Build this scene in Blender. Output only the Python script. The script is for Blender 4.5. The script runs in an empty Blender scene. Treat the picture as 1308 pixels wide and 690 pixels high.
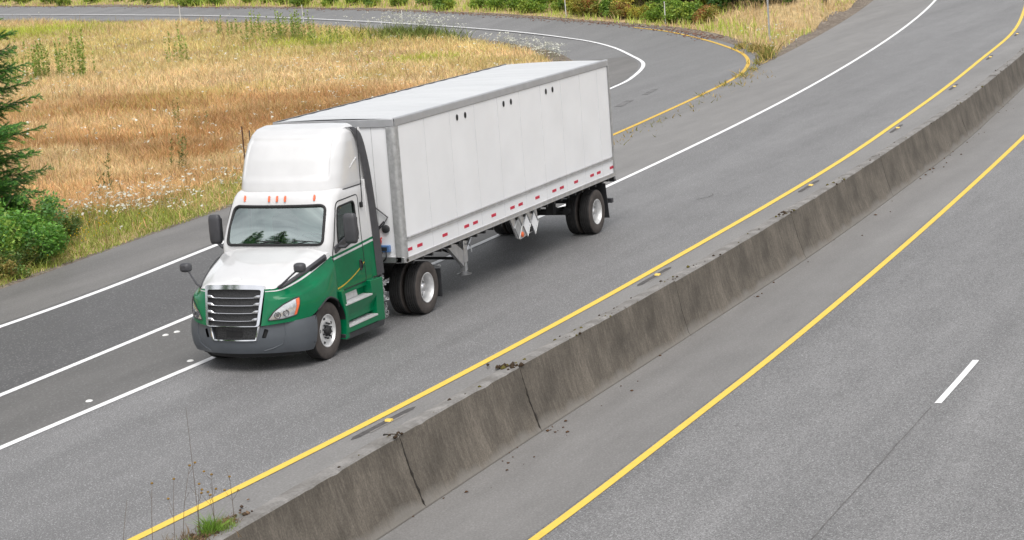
import bpy, math, random
import numpy as np
from mathutils import Vector, Matrix
from mathutils.geometry import delaunay_2d_cdt
rng = np.random.default_rng(7)
random.seed(7)
SC = bpy.context.scene
COL = SC.collection
PI = math.pi
R = math.radians

# ------------------------------------------------------------------ mesh helpers
class MB:
    """collects geometry, builds ONE mesh object"""
    def __init__(s): s.v = []; s.f = []; s.m = []
    def add(s, V, F, m=0):
        o = len(s.v); s.v += [tuple(map(float, p)) for p in V]
        s.f += [tuple(int(i) + o for i in f) for f in F]; s.m += [m] * len(F); return s
    def box(s, x0, x1, y0, y1, z0, z1, m=0):
        V = [(x, y, z) for z in (z0, z1) for y in (y0, y1) for x in (x0, x1)]
        return s.add(V, [(0,2,3,1),(4,5,7,6),(0,1,5,4),(2,6,7,3),(0,4,6,2),(1,3,7,5)], m)
    def obox(s, c, dims, rot, m=0):
        M = rot.to_3x3() if hasattr(rot, 'to_3x3') else rot
        V = []
        for z in (-.5,.5):
            for y in (-.5,.5):
                for x in (-.5,.5):
                    V.append(Vector(c) + M @ Vector((x*dims[0], y*dims[1], z*dims[2])))
        return s.add(V, [(0,2,3,1),(4,5,7,6),(0,1,5,4),(2,6,7,3),(0,4,6,2),(1,3,7,5)], m)
    def tube(s, P, r, n=8, closed=False, m=0, cap=True):
        P = [Vector(p) for p in P]; N = len(P)
        rs = r if hasattr(r, '__len__') else [r]*N
        rings = []; up = None
        for i in range(N):
            if closed: t = P[(i+1) % N] - P[i-1]
            else: t = P[min(i+1, N-1)] - P[max(i-1, 0)]
            if t.length < 1e-9: t = Vector((0,0,1))
            t.normalize()
            if up is None:
                up = Vector((0,0,1)) if abs(t.z) < .9 else Vector((1,0,0))
            a = t.cross(up)
            if a.length < 1e-6: a = t.orthogonal()
            a.normalize(); b = a.cross(t).normalized(); up = b
            rings.append([P[i] + (a*math.cos(2*PI*k/n) + b*math.sin(2*PI*k/n))*rs[i] for k in range(n)])
        V = [p for q in rings for p in q]; F = []
        for i in range(N if closed else N-1):
            j = (i+1) % N
            for k in range(n):
                l = (k+1) % n
                F.append((i*n+k, i*n+l, j*n+l, j*n+k))
        if cap and not closed:
            F.append(tuple(range(n))[::-1]); F.append(tuple((N-1)*n+k for k in range(n)))
        return s.add(V, F, m)
    def lathe(s, prof, c, n=40, m=0, axis='y', mats=None):
        # prof: list of (radius, along axis)
        V = []; F = []
        for r, a in prof:
            for k in range(n):
                t = 2*PI*k/n
                if axis == 'y': V.append((c[0]+r*math.cos(t), c[1]+a, c[2]+r*math.sin(t)))
                elif axis == 'x': V.append((c[0]+a, c[1]+r*math.cos(t), c[2]+r*math.sin(t)))
                else: V.append((c[0]+r*math.cos(t), c[1]+r*math.sin(t), c[2]+a))
        for i in range(len(prof)-1):
            for k in range(n):
                l = (k+1) % n
                F.append((i*n+k, (i+1)*n+k, (i+1)*n+l, i*n+l))
        return s.add(V, F, m)
    def grid(s, G, m=0, closed=False):
        a = len(G); b = len(G[0]); V = [p for r in G for p in r]; F = []
        for i in range(a-1):
            for j in range(b if closed else b-1):
                k = (j+1) % b
                F.append((i*b+j, i*b+k, (i+1)*b+k, (i+1)*b+j))
        return s.add(V, F, m)
    def prism(s, poly, f0, f1, m=0):
        """poly 2-D, f0/f1 map (a,b) to the two end faces"""
        n = len(poly); V = [f0(*q) for q in poly] + [f1(*q) for q in poly]
        F = [tuple(range(n))[::-1], tuple(range(n, 2*n))] + [(i, (i+1) % n, n+(i+1) % n, n+i) for i in range(n)]
        return s.add(V, F, m)
    def build(s, name, mat, parent=None, smooth=35, bev=0, org=(0,0,0), fixn=True):
        me = bpy.data.meshes.new(name)
        V = np.array(s.v, dtype=float) - np.array(org, dtype=float)
        me.from_pydata(V.tolist(), [], s.f)
        for q in (mat if isinstance(mat, (list, tuple)) else [mat]): me.materials.append(q)
        if any(s.m): me.polygons.foreach_set('material_index', s.m)
        me.update()
        if fixn:
            import bmesh
            bm = bmesh.new(); bm.from_mesh(me); bmesh.ops.recalc_face_normals(bm, faces=bm.faces); bm.to_mesh(me); bm.free()
        if smooth:
            me.polygons.foreach_set('use_smooth', [True]*len(me.polygons))
            me.set_sharp_from_angle(angle=R(smooth))
        o = bpy.data.objects.new(name, me); COL.objects.link(o)
        if bev:
            b = o.modifiers.new('bevel', 'BEVEL'); b.width = bev; b.segments = 2; b.limit_method = 'ANGLE'; b.angle_limit = R(40)
        if parent: o.parent = parent
        return o

def tag(o, label=None, cat=None, group=None, kind=None):
    for k, v in (('label', label), ('category', cat), ('group', group), ('kind', kind)):
        if v: o[k] = v
    return o
def empty(name, loc, rz=0.0):
    o = bpy.data.objects.new(name, None); COL.objects.link(o); o.location = loc; o.rotation_euler = (0, 0, rz)
    o.empty_display_size = .3; return o
def kids(o): return [c for c in list(bpy.data.objects) if c.parent == o]
def dup(o, parent=None):
    c = o.copy(); COL.objects.link(c)
    if parent is not None: c.parent = parent
    for k in KIDS.get(o.name, []): dup_child(k, c)
    return c
KIDS = {}
def dup_child(k, par):
    c = k.copy(); COL.objects.link(c); c.parent = par
    for g in KIDS.get(k.name, []): dup_child(g, c)
def note(o, *ch): KIDS[o.name] = list(ch)

def inpoly(P, poly):
    x = P[:, 0]; y = P[:, 1]; c = np.zeros(len(P), bool); n = len(poly); j = n-1
    for i in range(n):
        xi, yi = poly[i]; xj, yj = poly[j]
        if yi != yj:
            c ^= ((yi > y) != (yj > y)) & (x < (xj-xi)*(y-yi)/(yj-yi)+xi)
        j = i
    return c
def subdiv(poly, d):
    out = []
    for i, a in enumerate(poly):
        b = poly[(i+1) % len(poly)]; n = max(1, int(math.hypot(b[0]-a[0], b[1]-a[1])/d))
        for k in range(n): out.append((a[0]+(b[0]-a[0])*k/n, a[1]+(b[1]-a[1])*k/n))
    return out
def rounded(poly, r, n=5):
    out = []; N = len(poly); rr = r if hasattr(r, '__len__') else [r]*N
    for i in range(N):
        p = Vector(poly[i]); a = Vector(poly[i-1])-p; b = Vector(poly[(i+1) % N])-p
        la, lb = a.length, b.length; a.normalize(); b.normalize()
        t = min(rr[i], la*.48, lb*.48)
        A = p+a*t; B = p+b*t
        for k in range(n+1):
            s = k/n; q = A*(1-s)**2 + p*2*s*(1-s) + B*s*s
            out.append((q.x, q.y))
    return out
def patch(outline, holes, d, mapf, su=1.0):
    """triangulated patch over a 2-D outline with holes; returns V3, F"""
    loops = [subdiv(outline, d)] + [subdiv(h, d) for h in holes]
    V = []; E = []
    for L in loops:
        o = len(V); V += L; E += [(o+i, o+(i+1) % len(L)) for i in range(len(L))]
    A = np.array(outline); lo = A.min(0); hi = A.max(0)
    gx, gy = np.meshgrid(np.arange(lo[0]+d/2, hi[0], d), np.arange(lo[1]+d/2, hi[1], d))
    G = np.c_[gx.ravel(), gy.ravel()]
    k = inpoly(G, outline)
    for h in holes: k &= ~inpoly(G, h)
    B = np.array(V)
    G = G[k]
    if len(G):
        dm = np.array([np.min(np.hypot(*(B-g).T)) for g in G])
        G = G[dm > d*.4]
    V += [tuple(g) for g in G]
    r = delaunay_2d_cdt([Vector(p) for p in V], E, [], 0, 1e-6)
    VV = np.array([tuple(p) for p in r[0]]); F = [tuple(f) for f in r[2]]
    C = np.array([VV[list(f)].mean(0) for f in F])
    k = inpoly(C, loops[0])
    for h in loops[1:]: k &= ~inpoly(C, h)
    F = [f for f, q in zip(F, k) if q]
    return [mapf(a, b) for a, b in VV], F
def catmull(P, n):
    P = np.array(P, float); N = len(P); out = []
    for t in np.linspace(0, N-1, n):
        i = min(int(t), N-2); s = t-i
        p0 = P[max(i-1, 0)]; p1 = P[i]; p2 = P[i+1]; p3 = P[min(i+2, N-1)]
        if i == 0: p0 = 2*p1-p2
        if i == N-2: p3 = 2*p2-p1
        out.append(.5*(2*p1+(p2-p0)*s+(2*p0-5*p1+4*p2-p3)*s*s+(3*p1-p0-3*p2+p3)*s**3))
    return np.array(out)

# ------------------------------------------------------------------ materials
def newmat(name):
    m = bpy.data.materials.new(name); m.use_nodes = True; nt = m.node_tree
    return m, nt, nt.nodes['Principled BSDF']
def N(nt, t, **kw):
    n = nt.nodes.new(t)
    for k, v in kw.items():
        if k.startswith('i_'):
            n.inputs[k[2:].replace('_', ' ')].default_value = v
        else: setattr(n, k, v)
    return n
def ramp(nt, fac, stops):
    r = nt.nodes.new('ShaderNodeValToRGB'); el = r.color_ramp.elements
    while len(el) < len(stops): el.new(.5)
    for e, (p, c) in zip(el, stops):
        e.position = p; e.color = (*c, 1) if len(c) == 3 else c
    nt.links.new(fac, r.inputs[0]); return r
def mixc(nt, fac, a, b, mode='MIX'):
    m = nt.nodes.new('ShaderNodeMix'); m.data_type = 'RGBA'; m.blend_type = mode
    for s, v in ((m.inputs[0], fac), (m.inputs[6], a), (m.inputs[7], b)):
        if isinstance(v, (int, float)): s.default_value = v
        elif isinstance(v, tuple): s.default_value = (*v, 1) if len(v) == 3 else v
        else: nt.links.new(v, s)
    return m.outputs[2]
def math_(nt, op, a, b=None, c=None):
    m = nt.nodes.new('ShaderNodeMath'); m.operation = op
    for s, v in zip(m.inputs, (a, b, c)):
        if v is None: continue
        if isinstance(v, (int, float)): s.default_value = v
        else: nt.links.new(v, s)
    return m.outputs[0]
def coords(nt, scale=(1,1,1), out='Object'):
    tc = nt.nodes.new('ShaderNodeTexCoord'); mp = nt.nodes.new('ShaderNodeMapping')
    mp.inputs['Scale'].default_value = scale; nt.links.new(tc.outputs[out], mp.inputs[0]); return mp.outputs[0]
def noise(nt, vec, scale, detail=3, rough=.55):
    n = N(nt, 'ShaderNodeTexNoise', i_Scale=scale, i_Detail=detail, i_Roughness=rough); nt.links.new(vec, n.inputs['Vector']); return n.outputs['Fac']
def bump(nt, b, h, strength=.3, dist=.01):
    n = N(nt, 'ShaderNodeBump', i_Strength=strength, i_Distance=dist); nt.links.new(h, n.inputs['Height']); nt.links.new(n.outputs[0], b.inputs['Normal'])
def simple(name, col, rough=.5, metal=0, coat=0, spec=.5, var=.12, vs=6):
    m, nt, b = newmat(name)
    b.inputs['Roughness'].default_value = rough; b.inputs['Metallic'].default_value = metal
    b.inputs['Coat Weight'].default_value = coat; b.inputs['Coat Roughness'].default_value = .06
    b.inputs['Specular IOR Level'].default_value = spec
    f = noise(nt, coords(nt), vs, 4)
    lo = tuple(c*(1-var) for c in col); hi = tuple(min(1, c*(1+var)) for c in col)
    r = ramp(nt, f, [(.3, lo), (.7, hi)]); nt.links.new(r.outputs[0], b.inputs['Base Color'])
    return m
def asphalt(name, base, warm=(1,.985,.97), speck=.5, stain=.16, speckscale=22, fine=.22):
    m, nt, b = newmat(name)
    v = coords(nt)
    big = noise(nt, coords(nt, (.035, .75, .5)), 1.0, 5)
    med = noise(nt, coords(nt, (.5, 1.6, 1)), 1.0, 5, .6)
    fn = noise(nt, v, speckscale, 2, .7)
    vo = N(nt, 'ShaderNodeTexVoronoi', i_Scale=speckscale*.85); nt.links.new(v, vo.inputs['Vector'])
    # aggregate: some stones light, some dark
    cell = N(nt, 'ShaderNodeSeparateColor'); nt.links.new(vo.outputs['Color'], cell.inputs[0])
    light = math_(nt, 'MULTIPLY', math_(nt, 'GREATER_THAN', cell.outputs[0], .78), math_(nt, 'LESS_THAN', vo.outputs['Distance'], .42))
    c0 = tuple(base*w for w in warm)
    r1 = ramp(nt, big, [(.3, tuple(x*(1-stain) for x in c0)), (.7, tuple(x*(1+stain) for x in c0))])
    r2 = ramp(nt, med, [(.3, (1-stain*.7,)*3), (.7, (1+stain*.5,)*3)])
    c = mixc(nt, 1.0, r1.outputs[0], r2.outputs[0], 'MULTIPLY')
    r3 = ramp(nt, fn, [(.28, (1-fine*1.6,)*3), (.72, (1+fine*1.3,)*3)])
    c = mixc(nt, 1.0, c, r3.outputs[0], 'MULTIPLY')
    c = mixc(nt, math_(nt, 'MULTIPLY', light, speck), c, (.52,.52,.52))
    # hairline dark dirt
    mix = c
    nt.links.new(mix, b.inputs['Base Color'])
    b.inputs['Roughness'].default_value = .62; b.inputs['Specular IOR Level'].default_value = .5
    bump(nt, b, fn, .5, .006)
    return m
def attr_mat(name, rough=.75, trans=.3, spec=.25):
    m, nt, b = newmat(name)
    a = N(nt, 'ShaderNodeAttribute', attribute_name='Col')
    v = coords(nt); n = noise(nt, v, 9, 2)
    r = ramp(nt, n, [(.3, (.86,.86,.86)), (.7, (1.12,1.12,1.12))])
    c = mixc(nt, 1.0, a.outputs[0], r.outputs[0], 'MULTIPLY')
    nt.links.new(c, b.inputs['Base Color']); b.inputs['Roughness'].default_value = rough
    b.inputs['Specular IOR Level'].default_value = spec
    t = N(nt, 'ShaderNodeBsdfTranslucent'); nt.links.new(c, t.inputs[0])
    ms = N(nt, 'ShaderNodeMixShader'); ms.inputs[0].default_value = trans
    nt.links.new(b.outputs[0], ms.inputs[1]); nt.links.new(t.outputs[0], ms.inputs[2])
    nt.links.new(ms.outputs[0], nt.nodes['Material Output'].inputs[0])
    return m
def glass(name, tint, refl=.06, rough=.0):
    m, nt, b = newmat(name); nt.nodes.remove(b)
    t = N(nt, 'ShaderNodeBsdfTransparent'); t.inputs[0].default_value = (*tint, 1)
    g = N(nt, 'ShaderNodeBsdfGlossy'); g.inputs['Roughness'].default_value = rough; g.inputs[0].default_value = (.90,1,.97,1)
    fr = N(nt, 'ShaderNodeFresnel', i_IOR=1.5)
    w = noise(nt, coords(nt), 3, 2)
    f = math_(nt, 'MINIMUM', math_(nt, 'ADD', math_(nt, 'MULTIPLY', fr.outputs[0], 1.5), math_(nt, 'MULTIPLY_ADD', w, .03, refl)), 1.0)
    ms = N(nt, 'ShaderNodeMixShader'); nt.links.new(f, ms.inputs[0]); nt.links.new(t.outputs[0], ms.inputs[1]); nt.links.new(g.outputs[0], ms.inputs[2])
    nt.links.new(ms.outputs[0], nt.nodes['Material Output'].inputs[0]); return m

GREEN = (.0, .138, .054)
WHITE = (.595, .595, .60)
def paint(name):
    """two-tone livery: white above, green below, thin green pinstripe between"""
    m, nt, b = newmat(name)
    tc = N(nt, 'ShaderNodeTexCoord'); sx = N(nt, 'ShaderNodeSeparateXYZ'); nt.links.new(tc.outputs['Object'], sx.inputs[0])
    line = math_(nt, 'MULTIPLY_ADD', sx.outputs[0], -.052, 1.755)
    h = math_(nt, 'SUBTRACT', sx.outputs[2], line)
    up = math_(nt, 'GREATER_THAN', h, 0.0); dn = math_(nt, 'LESS_THAN', h, -.085); mid = math_(nt, 'LESS_THAN', h, -.045)
    # green where (h<0 and h>-.045) or h<-.085
    s = math_(nt, 'SUBTRACT', 1.0, up); s = math_(nt, 'SUBTRACT', s, mid); g = math_(nt, 'ADD', s, dn)
    n = noise(nt, tc.outputs['Object'], 5, 4)
    wr = ramp(nt, n, [(.3, (.58,.58,.585)), (.7, (.61,.61,.615))]); gr = ramp(nt, n, [(.3, tuple(c*.92 for c in GREEN)), (.7, tuple(c*1.08 for c in GREEN))])
    c = mixc(nt, g, wr.outputs[0], gr.outputs[0]); nt.links.new(c, b.inputs['Base Color'])
    b.inputs['Roughness'].default_value = .4; b.inputs['Coat Weight'].default_value = .22; b.inputs['Coat Roughness'].default_value = .05; b.inputs['Specular IOR Level'].default_value = .15
    return m
M = {}
M['livery'] = paint('two_tone_paint')
M['white'] = simple('white_paint', WHITE, .35, coat=1, var=.03, vs=3)
M['white_panel'] = simple('white_panel', (.825,.83,.845), .42, coat=.2, var=.035, vs=1.3)
M['green'] = simple('green_paint', GREEN, .4, coat=.5, spec=.1, var=.08, vs=4)
M['chrome'] = simple('chrome', (.74,.74,.76), .12, metal=1, var=.06)
M['alu'] = simple('aluminium', (.62,.62,.63), .35, metal=.85, var=.12, vs=8)
M['galv'] = simple('galvanised', (.42,.425,.43), .5, metal=.5, var=.2, vs=10)
M['rim'] = simple('rim', (.66,.66,.66), .35, metal=.35, var=.12, vs=9)
M['tyre'] = simple('tyre_rubber', (.022,.021,.021), .8, var=.35, vs=7)
M['tyre_side'] = simple('tyre_sidewall', (.060,.050,.045), .8, var=.3, vs=7)
M['plastic'] = simple('grey_plastic', (.075,.084,.096), .45, var=.08, vs=3)
M['dark'] = simple('dark_plastic', (.028,.029,.032), .55, var=.25, vs=8)
M['trim'] = simple('charcoal_trim', (.05,.05,.056), .5, var=.15, vs=6)
M['black'] = simple('black_void', (.010,.010,.011), .7, var=.2)
M['chassis'] = simple('chassis_steel', (.02,.02,.021), .6, var=.4, vs=6)
M['interior'] = simple('cab_interior', (.42,.45,.44), .8, var=.2)
M['seat'] = simple('seat_cloth', (.04,.04,.045), .9, var=.3)
M['amber'] = simple('amber_lens', (.75,.13,.03), .25, coat=1, var=.1)
M['lamp'] = simple('lamp_reflector', (.55,.56,.58), .10, metal=.6, coat=1, var=.3, vs=14)
M['lamp_dark'] = simple('lamp_dark', (.08,.08,.09), .15, coat=1, var=.3, vs=14)
M['red'] = simple('red_reflective', (.55,.012,.05), .35, var=.1)
M['yellow_line'] = simple('yellow_pin', (.55,.38,.03), .4)
M['step'] = simple('step_aluminium', (.60,.60,.60), .5, metal=.35, var=.12, vs=14)
M['blue'] = simple('blue_plastic', (.10,.2,.42), .4)
M['redhose'] = simple('red_fitting', (.5,.03,.03), .4)
M['glass'] = glass('windscreen_glass', (.66,.95,.85), .32)
M['glass_side'] = glass('side_glass', (.62,.90,.78), .04)
M['mirror_glass'] = simple('mirror_glass', (.8,.8,.82), .03, metal=1, var=.02)
M['seam'] = simple('seam', (.58,.585,.60), .5)
EXPOSURE = .64
# ================================================================== TRACTOR (x forward, y left, z up; origin under front axle)
TR = empty('semi_truck', (0, 0, 0))
tag(TR, 'white and green day cab semi truck pulling the white box trailer', 'truck')
ZK = [1.00, 1.99, 2.30, 2.68, 2.80, 2.88, 2.95]
def _k(a): return lambda z: float(np.interp(z, ZK, a))
XF = _k([-.33, -.37, -.475, -.625, -.655, -.72, -.95]); KD = _k([.03, .03, .06, .12, .15, .17, .17])
YW = _k([1.0, 1.0, .975, .93, .89, .86, .80]); HW = _k([1.13, 1.13, 1.115, 1.09, 1.075, 1.05, 1.0]); CD = _k([.12, .13, .16, .19, .22, .24, .25])
XR = -1.93
def shell(u, z, off=0.0):
    s = 1 if u >= 0 else -1; a = abs(u); xf, kd, yw, hw, cd = XF(z), KD(z), YW(z), HW(z), CD(z)
    if a <= 1: return (xf - kd*a**2.4 + off, s*(yw*a + off*.3*a), z)
    xe = xf - kd
    if a <= 1.5:
        t = (a-1)/.5*PI/2
        return (xe - cd*(1-math.cos(t)) + off*math.cos(t), s*(yw + (hw-yw)*math.sin(t) + off*(.3+.7*math.sin(t))), z)
    x0 = xe - cd
    return (x0 + (XR-x0)*(a-1.5)/1.5, s*(hw + off), z)
def u_side(x, z):
    x0 = XF(z)-KD(z)-CD(z); return 1.5 + 1.5*(x-x0)/(XR-x0)
WS = rounded([(-.99, 2.0), (.99, 2.0), (.945, 2.665), (-.945, 2.665)], [.10, .10, .13, .13], 6)
ws_u = [(y/YW(z), z) for y, z in WS]
SW = rounded([(-.70, 1.95), (-.84, 2.60), (-1.49, 2.625), (-1.51, 1.955)], [.06, .09, .09, .08], 5)
def side_u(poly, s): return [(s*u_side(x, z), z) for x, z in poly]
def side_holes(): return [side_u(SW, 1), side_u(SW, -1)]
out = [(-3, 1.02), (3, 1.02), (3, 2.95), (-3, 2.95)]
# patch is run with u compressed so cells are near square
def pch(outline, holes, off, d=.07):
    return patch(outline, holes, d, lambda a, b: shell(a, b, off))
b = MB(); V, F = pch(out, [ws_u] + side_holes(), 0); b.add(V, F)
top = [shell(u, 2.95) for u in np.linspace(-3, 3, 60)]
b.add(top, [tuple(range(60))])
b.build('cab', M['livery'], TR, smooth=50)
b = MB(); V, F = pch(out, [ws_u] + side_holes(), -.05, .12); b.add(V, F); b.add([shell(u, 2.93, -.05) for u in np.linspace(-3, 3, 40)], [tuple(range(40))])
b.build('interior_lining', M['interior'], TR, smooth=50)
b = MB(); b.box(XR-.04, XR, -1.12, 1.12, 1.02, 2.95); b.build('rear_wall', M['livery'], TR, bev=.01)
# windscreen
b = MB(); V, F = patch(ws_u, [], .06, lambda a, q: shell(a, q, -.014+.026*(1-((q-2.33)/.335)**2))); b.add(V, F); ws = b.build('windscreen', M['glass'], TR, smooth=60)
b = MB(); b.tube([shell(u, z, .004) for u, z in subdiv(ws_u, .06)], .027, 8, closed=True); wg = b.build('gasket', M['black'], ws)
for y in (-.42, .36):
    b = MB(); P = [shell((y+dy)/YW(z), z, .02) for dy, z in ((0, 1.985), (.16, 2.03), (.34, 2.06))]; b.tube(P, .008, 5)
    P = [shell((y+dy)/YW(z), z, .014) for dy, z in ((.05, 2.075), (.34, 2.06), (.55, 2.045))]; b.tube(P, .010, 5); b.build('wiper', M['black'], ws)
# interior
b = MB(); b.box(-.95, -.42, -1.0, 1.0, 1.6, 1.90); b.box(-.80, -.5, .25, .85, 1.9, 2.0); b.build('dashboard', M['interior'], TR, bev=.04)
for y in (-.52, .52):
    b = MB(); b.box(-1.72, -1.25, y-.24, y+.24, 1.45, 1.62); b.box(-1.82, -1.66, y-.24, y+.24, 1.6, 2.32); b.box(-1.80, -1.70, y-.14, y+.14, 2.34, 2.52)
    b.build('seat', M['seat'], TR, bev=.05)
b = MB(); c = Vector((-1.02, .5, 2.02)); ax = Vector((-.5, 0, .86)).normalized(); e1 = Vector((0, 1, 0)); e2 = ax.cross(e1)
b.tube([c + (e1*math.cos(t) + e2*math.sin(t))*.225 for t in np.linspace(0, 2*PI, 28, endpoint=False)], .016, 6, closed=True)
b.tube([c - e1*.22, c + e1*.22], .02, 6); b.tube([c, c - ax*.4], .03, 6); b.build('steering_wheel', M['black'], TR)
# marker lamps
for y in (-.72, -.165, 0, .165, .72):
    z = 2.80; p = Vector(shell(y/YW(z), z, .012)); b = MB()
    b.lathe([(0, -.062), (.017, -.055), (.022, -.02), (.022, .02), (.017, .055), (0, .062)], (0, 0, 0), 10, axis='z')
    o = b.build('marker_lamp', M['amber'], TR); o.location = p; o.rotation_euler = (0, R(-22), 0)
# doors
DOOR = rounded([(-.50, 1.10), (-.44, 1.80), (-.56, 1.98), (-.79, 2.60), (-.88, 2.70), (-1.66, 2.72), (-1.67, 1.10)], [.05, .08, .2, .1, .08, .08, .08], 4)
for s in (1, -1):
    b = MB(); du = side_u(DOOR, s); V, F = patch(du, [side_u(SW, s)], .09, lambda a, q: shell(a, q, .007)); b.add(V, F)
    d = b.build('door', M['livery'], TR, smooth=50)
    b = MB(); b.tube([shell(a, q, .003) for a, q in subdiv(du, .07)], .011, 6, closed=True); b.build('door_seal', M['black'], d)
    b = MB(); su = side_u(SW, s); V, F = patch(su, [], .12, lambda a, q: shell(a, q, -.01)); b.add(V, F); w = b.build('window', M['glass_side'], d, smooth=60)
    b = MB(); b.tube([shell(a, q, .006) for a, q in subdiv(su, .05)], .02, 6, closed=True); b.build('window_seal', M['black'], w)
    y = s*1.145
    b = MB(); b.prism(rounded([(-1.53, 1.33), (-1.45, 1.33), (-1.45, 1.53), (-1.53, 1.53)], .03), lambda p, q: (p, y-s*.02, q), lambda p, q: (p, y+s*.012, q)); hd = b.build('handle', M['dark'], d, bev=.005)
    b = MB(); b.tube([(-1.51, y+s*.02, 1.37), (-1.51, y+s*.035, 1.43), (-1.49, y+s*.02, 1.50)], .012, 6); b.build('latch', M['black'], hd)
    # thin yellow pin stripe sweeping up to the handle
    b = MB(); P = catmull([(-.52, 1.16), (-.80, 1.19), (-1.15, 1.27), (-1.45, 1.37), (-1.64, 1.46)], 24)
    G = [[shell(s*u_side(x, z+dz), z+dz, .0095) for dz in (-.013, .013)] for x, z in P]; b.grid(G); b.build('pin_stripe', M['yellow_line'], d, smooth=60)
    # door mirror: bracket + housing + glass
    b = MB(); b.prism(rounded([(-.56, 1.80), (-.54, 1.93), (-.98, 2.04), (-1.30, 2.06), (-1.30, 2.0), (-.90, 1.90)], .03), lambda p, q: (p, s*1.125, q), lambda p, q: (p, s*1.165, q))
    mb = b.build('mirror_bracket', M['trim'], TR, bev=.008)
    b = MB(); b.tube([(-.70, s*1.14, 1.91), (-.70, s*1.28, 1.91), (-.72, s*1.38, 1.99)], [.035, .032, .032], 8); b.build('mirror_arm', M['trim'], mb)
    G = []
    for z, sx, sy in [(1.965, .5, .72), (1.98, .8, .88), (2.03, .98, .98), (2.2, 1.05, 1.03), (2.42, 1.0, 1), (2.485, .85, .92), (2.51, .5, .7)]:
        ring = [(.07*sx*abs(math.cos(t))**.55*math.copysign(1, math.cos(t)), .118*sy*abs(math.sin(t))**.5*math.copysign(1, math.sin(t))) for t in np.linspace(0, 2*PI, 22, endpoint=False)]
        G.append([(-.73 + x, s*1.41 + y, z) for x, y in ring])
    b = MB(); b.grid(G, closed=True); b.add(G[0], [tuple(range(22))]); b.add(G[-1], [tuple(range(22))]); mh = b.build('door_mirror', M['trim'], TR, smooth=60)
    b = MB(); b.box(-.812, -.808, s*1.41-.105, s*1.41+.105, 2.03, 2.43); b.build('mirror_glass', M['mirror_glass'], mh)
# ---------------- hood
HC = catmull([(1.055, 1.50), (1.02, 1.575), (.92, 1.645), (.45, 1.785), (-.05, 1.895), (-.45, 1.975)], 40)     # centre x,z
HE = catmull([(1.07, .605, 1.475), (1.04, .66, 1.475), (.94, .775, 1.485), (.42, .94, 1.635), (-.05, 1.03, 1.76), (-.46, 1.085, 1.865)], 40)
G = []
for c, e in zip(HC, HE):
    row = []
    for t in np.linspace(-1, 1, 33):
        a = abs(t); y = e[1]*math.copysign(a, t); z = c[1] - (c[1]-e[2])*a**2.8; x = c[0] + (e[0]-c[0])*a**2
        # sculpted ridges
        rg = .016*math.exp(-((a-.72)/.10)**2)*min(1, max(0, (1.0-x)/.5))
        row.append((x, y, z+rg))
    G.append(row)
b = MB(); b.grid(G); hood = b.build('hood', M['white'], TR, smooth=60)
b = MB(); b.prism(rounded([(-.075, -.016), (.075, -.016), (.06, .016), (-.06, .016)], .01), lambda y, t: (.975-t*1.1, y, 1.626+t), lambda y, t: (.985-t*1.1, y, 1.632+t)); b.build('badge', M['white_panel'], hood)
# ---------------- fenders (lofted between guide curves, index 0 rear .. 8 grille)
C0 = [(-.46,1.088,1.862),(-.34,1.075,1.835),(0,1.022,1.748),(.36,.955,1.65),(.62,.885,1.575),(.86,.80,1.505),(.97,.74,1.482),(1.045,.655,1.475),(1.075,.60,1.475)]
C1 = [(-.50,1.145,1.63),(-.36,1.16,1.56),(0,1.17,1.46),(.38,1.155,1.38),(.66,1.09,1.335),(.88,.965,1.31),(1.02,.82,1.30),(1.10,.69,1.30),(1.135,.595,1.30)]
C2 = [(-.50,1.165,1.27),(-.36,1.20,1.26),(0,1.232,1.23),(.38,1.222,1.17),(.66,1.15,1.13),(.90,1.01,1.10),(1.06,.85,1.09),(1.15,.70,1.08),(1.19,.575,1.08)]
C3 = [(-.50,1.165,.85),(-.36,1.21,1.0),(0,1.24,1.115),(.36,1.235,.995),(.62,1.165,.885),(.89,1.025,.88),(1.08,.85,.875),(1.18,.69,.865),(1.245,.55,.855)]
n = 57
C0B = [tuple(np.array(a)*.42+np.array(c)*.58+[0, 0, -.045*math.sin(PI*min(1, i/7))]) for i, (a, c) in enumerate(zip(C0, C1))]
C1B = [tuple(np.array(a)*.72+np.array(c)*.28+[0, .012*math.sin(PI*i/8), .012*math.sin(PI*i/8)]) for i, (a, c) in enumerate(zip(C1, C2))]
CC = [catmull(c, n) for c in (C0, C0B, C1, C1B, C2, C3)]
FG = []
for i in range(n):
    col = catmull([CC[k][i] for k in range(6)], 31); FG.append(col)
FG = np.array(FG)
def fender_pt(idx, z, s, off=0):
    i = idx/8*(n-1); i0 = min(int(i), n-2); t = i-i0
    c = FG[i0]*(1-t)+FG[i0+1]*t
    zz = c[::-1, 2]; x = np.interp(z, zz, c[::-1, 0]); y = np.interp(z, zz, c[::-1, 1])
    d = FG[i0+1][20]-FG[i0][20]; nn = np.array([d[1], -d[0]]); nn /= np.linalg.norm(nn)
    if nn @ np.array([x, y]) < 0: nn = -nn
    return (x+nn[0]*off, s*(y+nn[1]*off), z)
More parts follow.
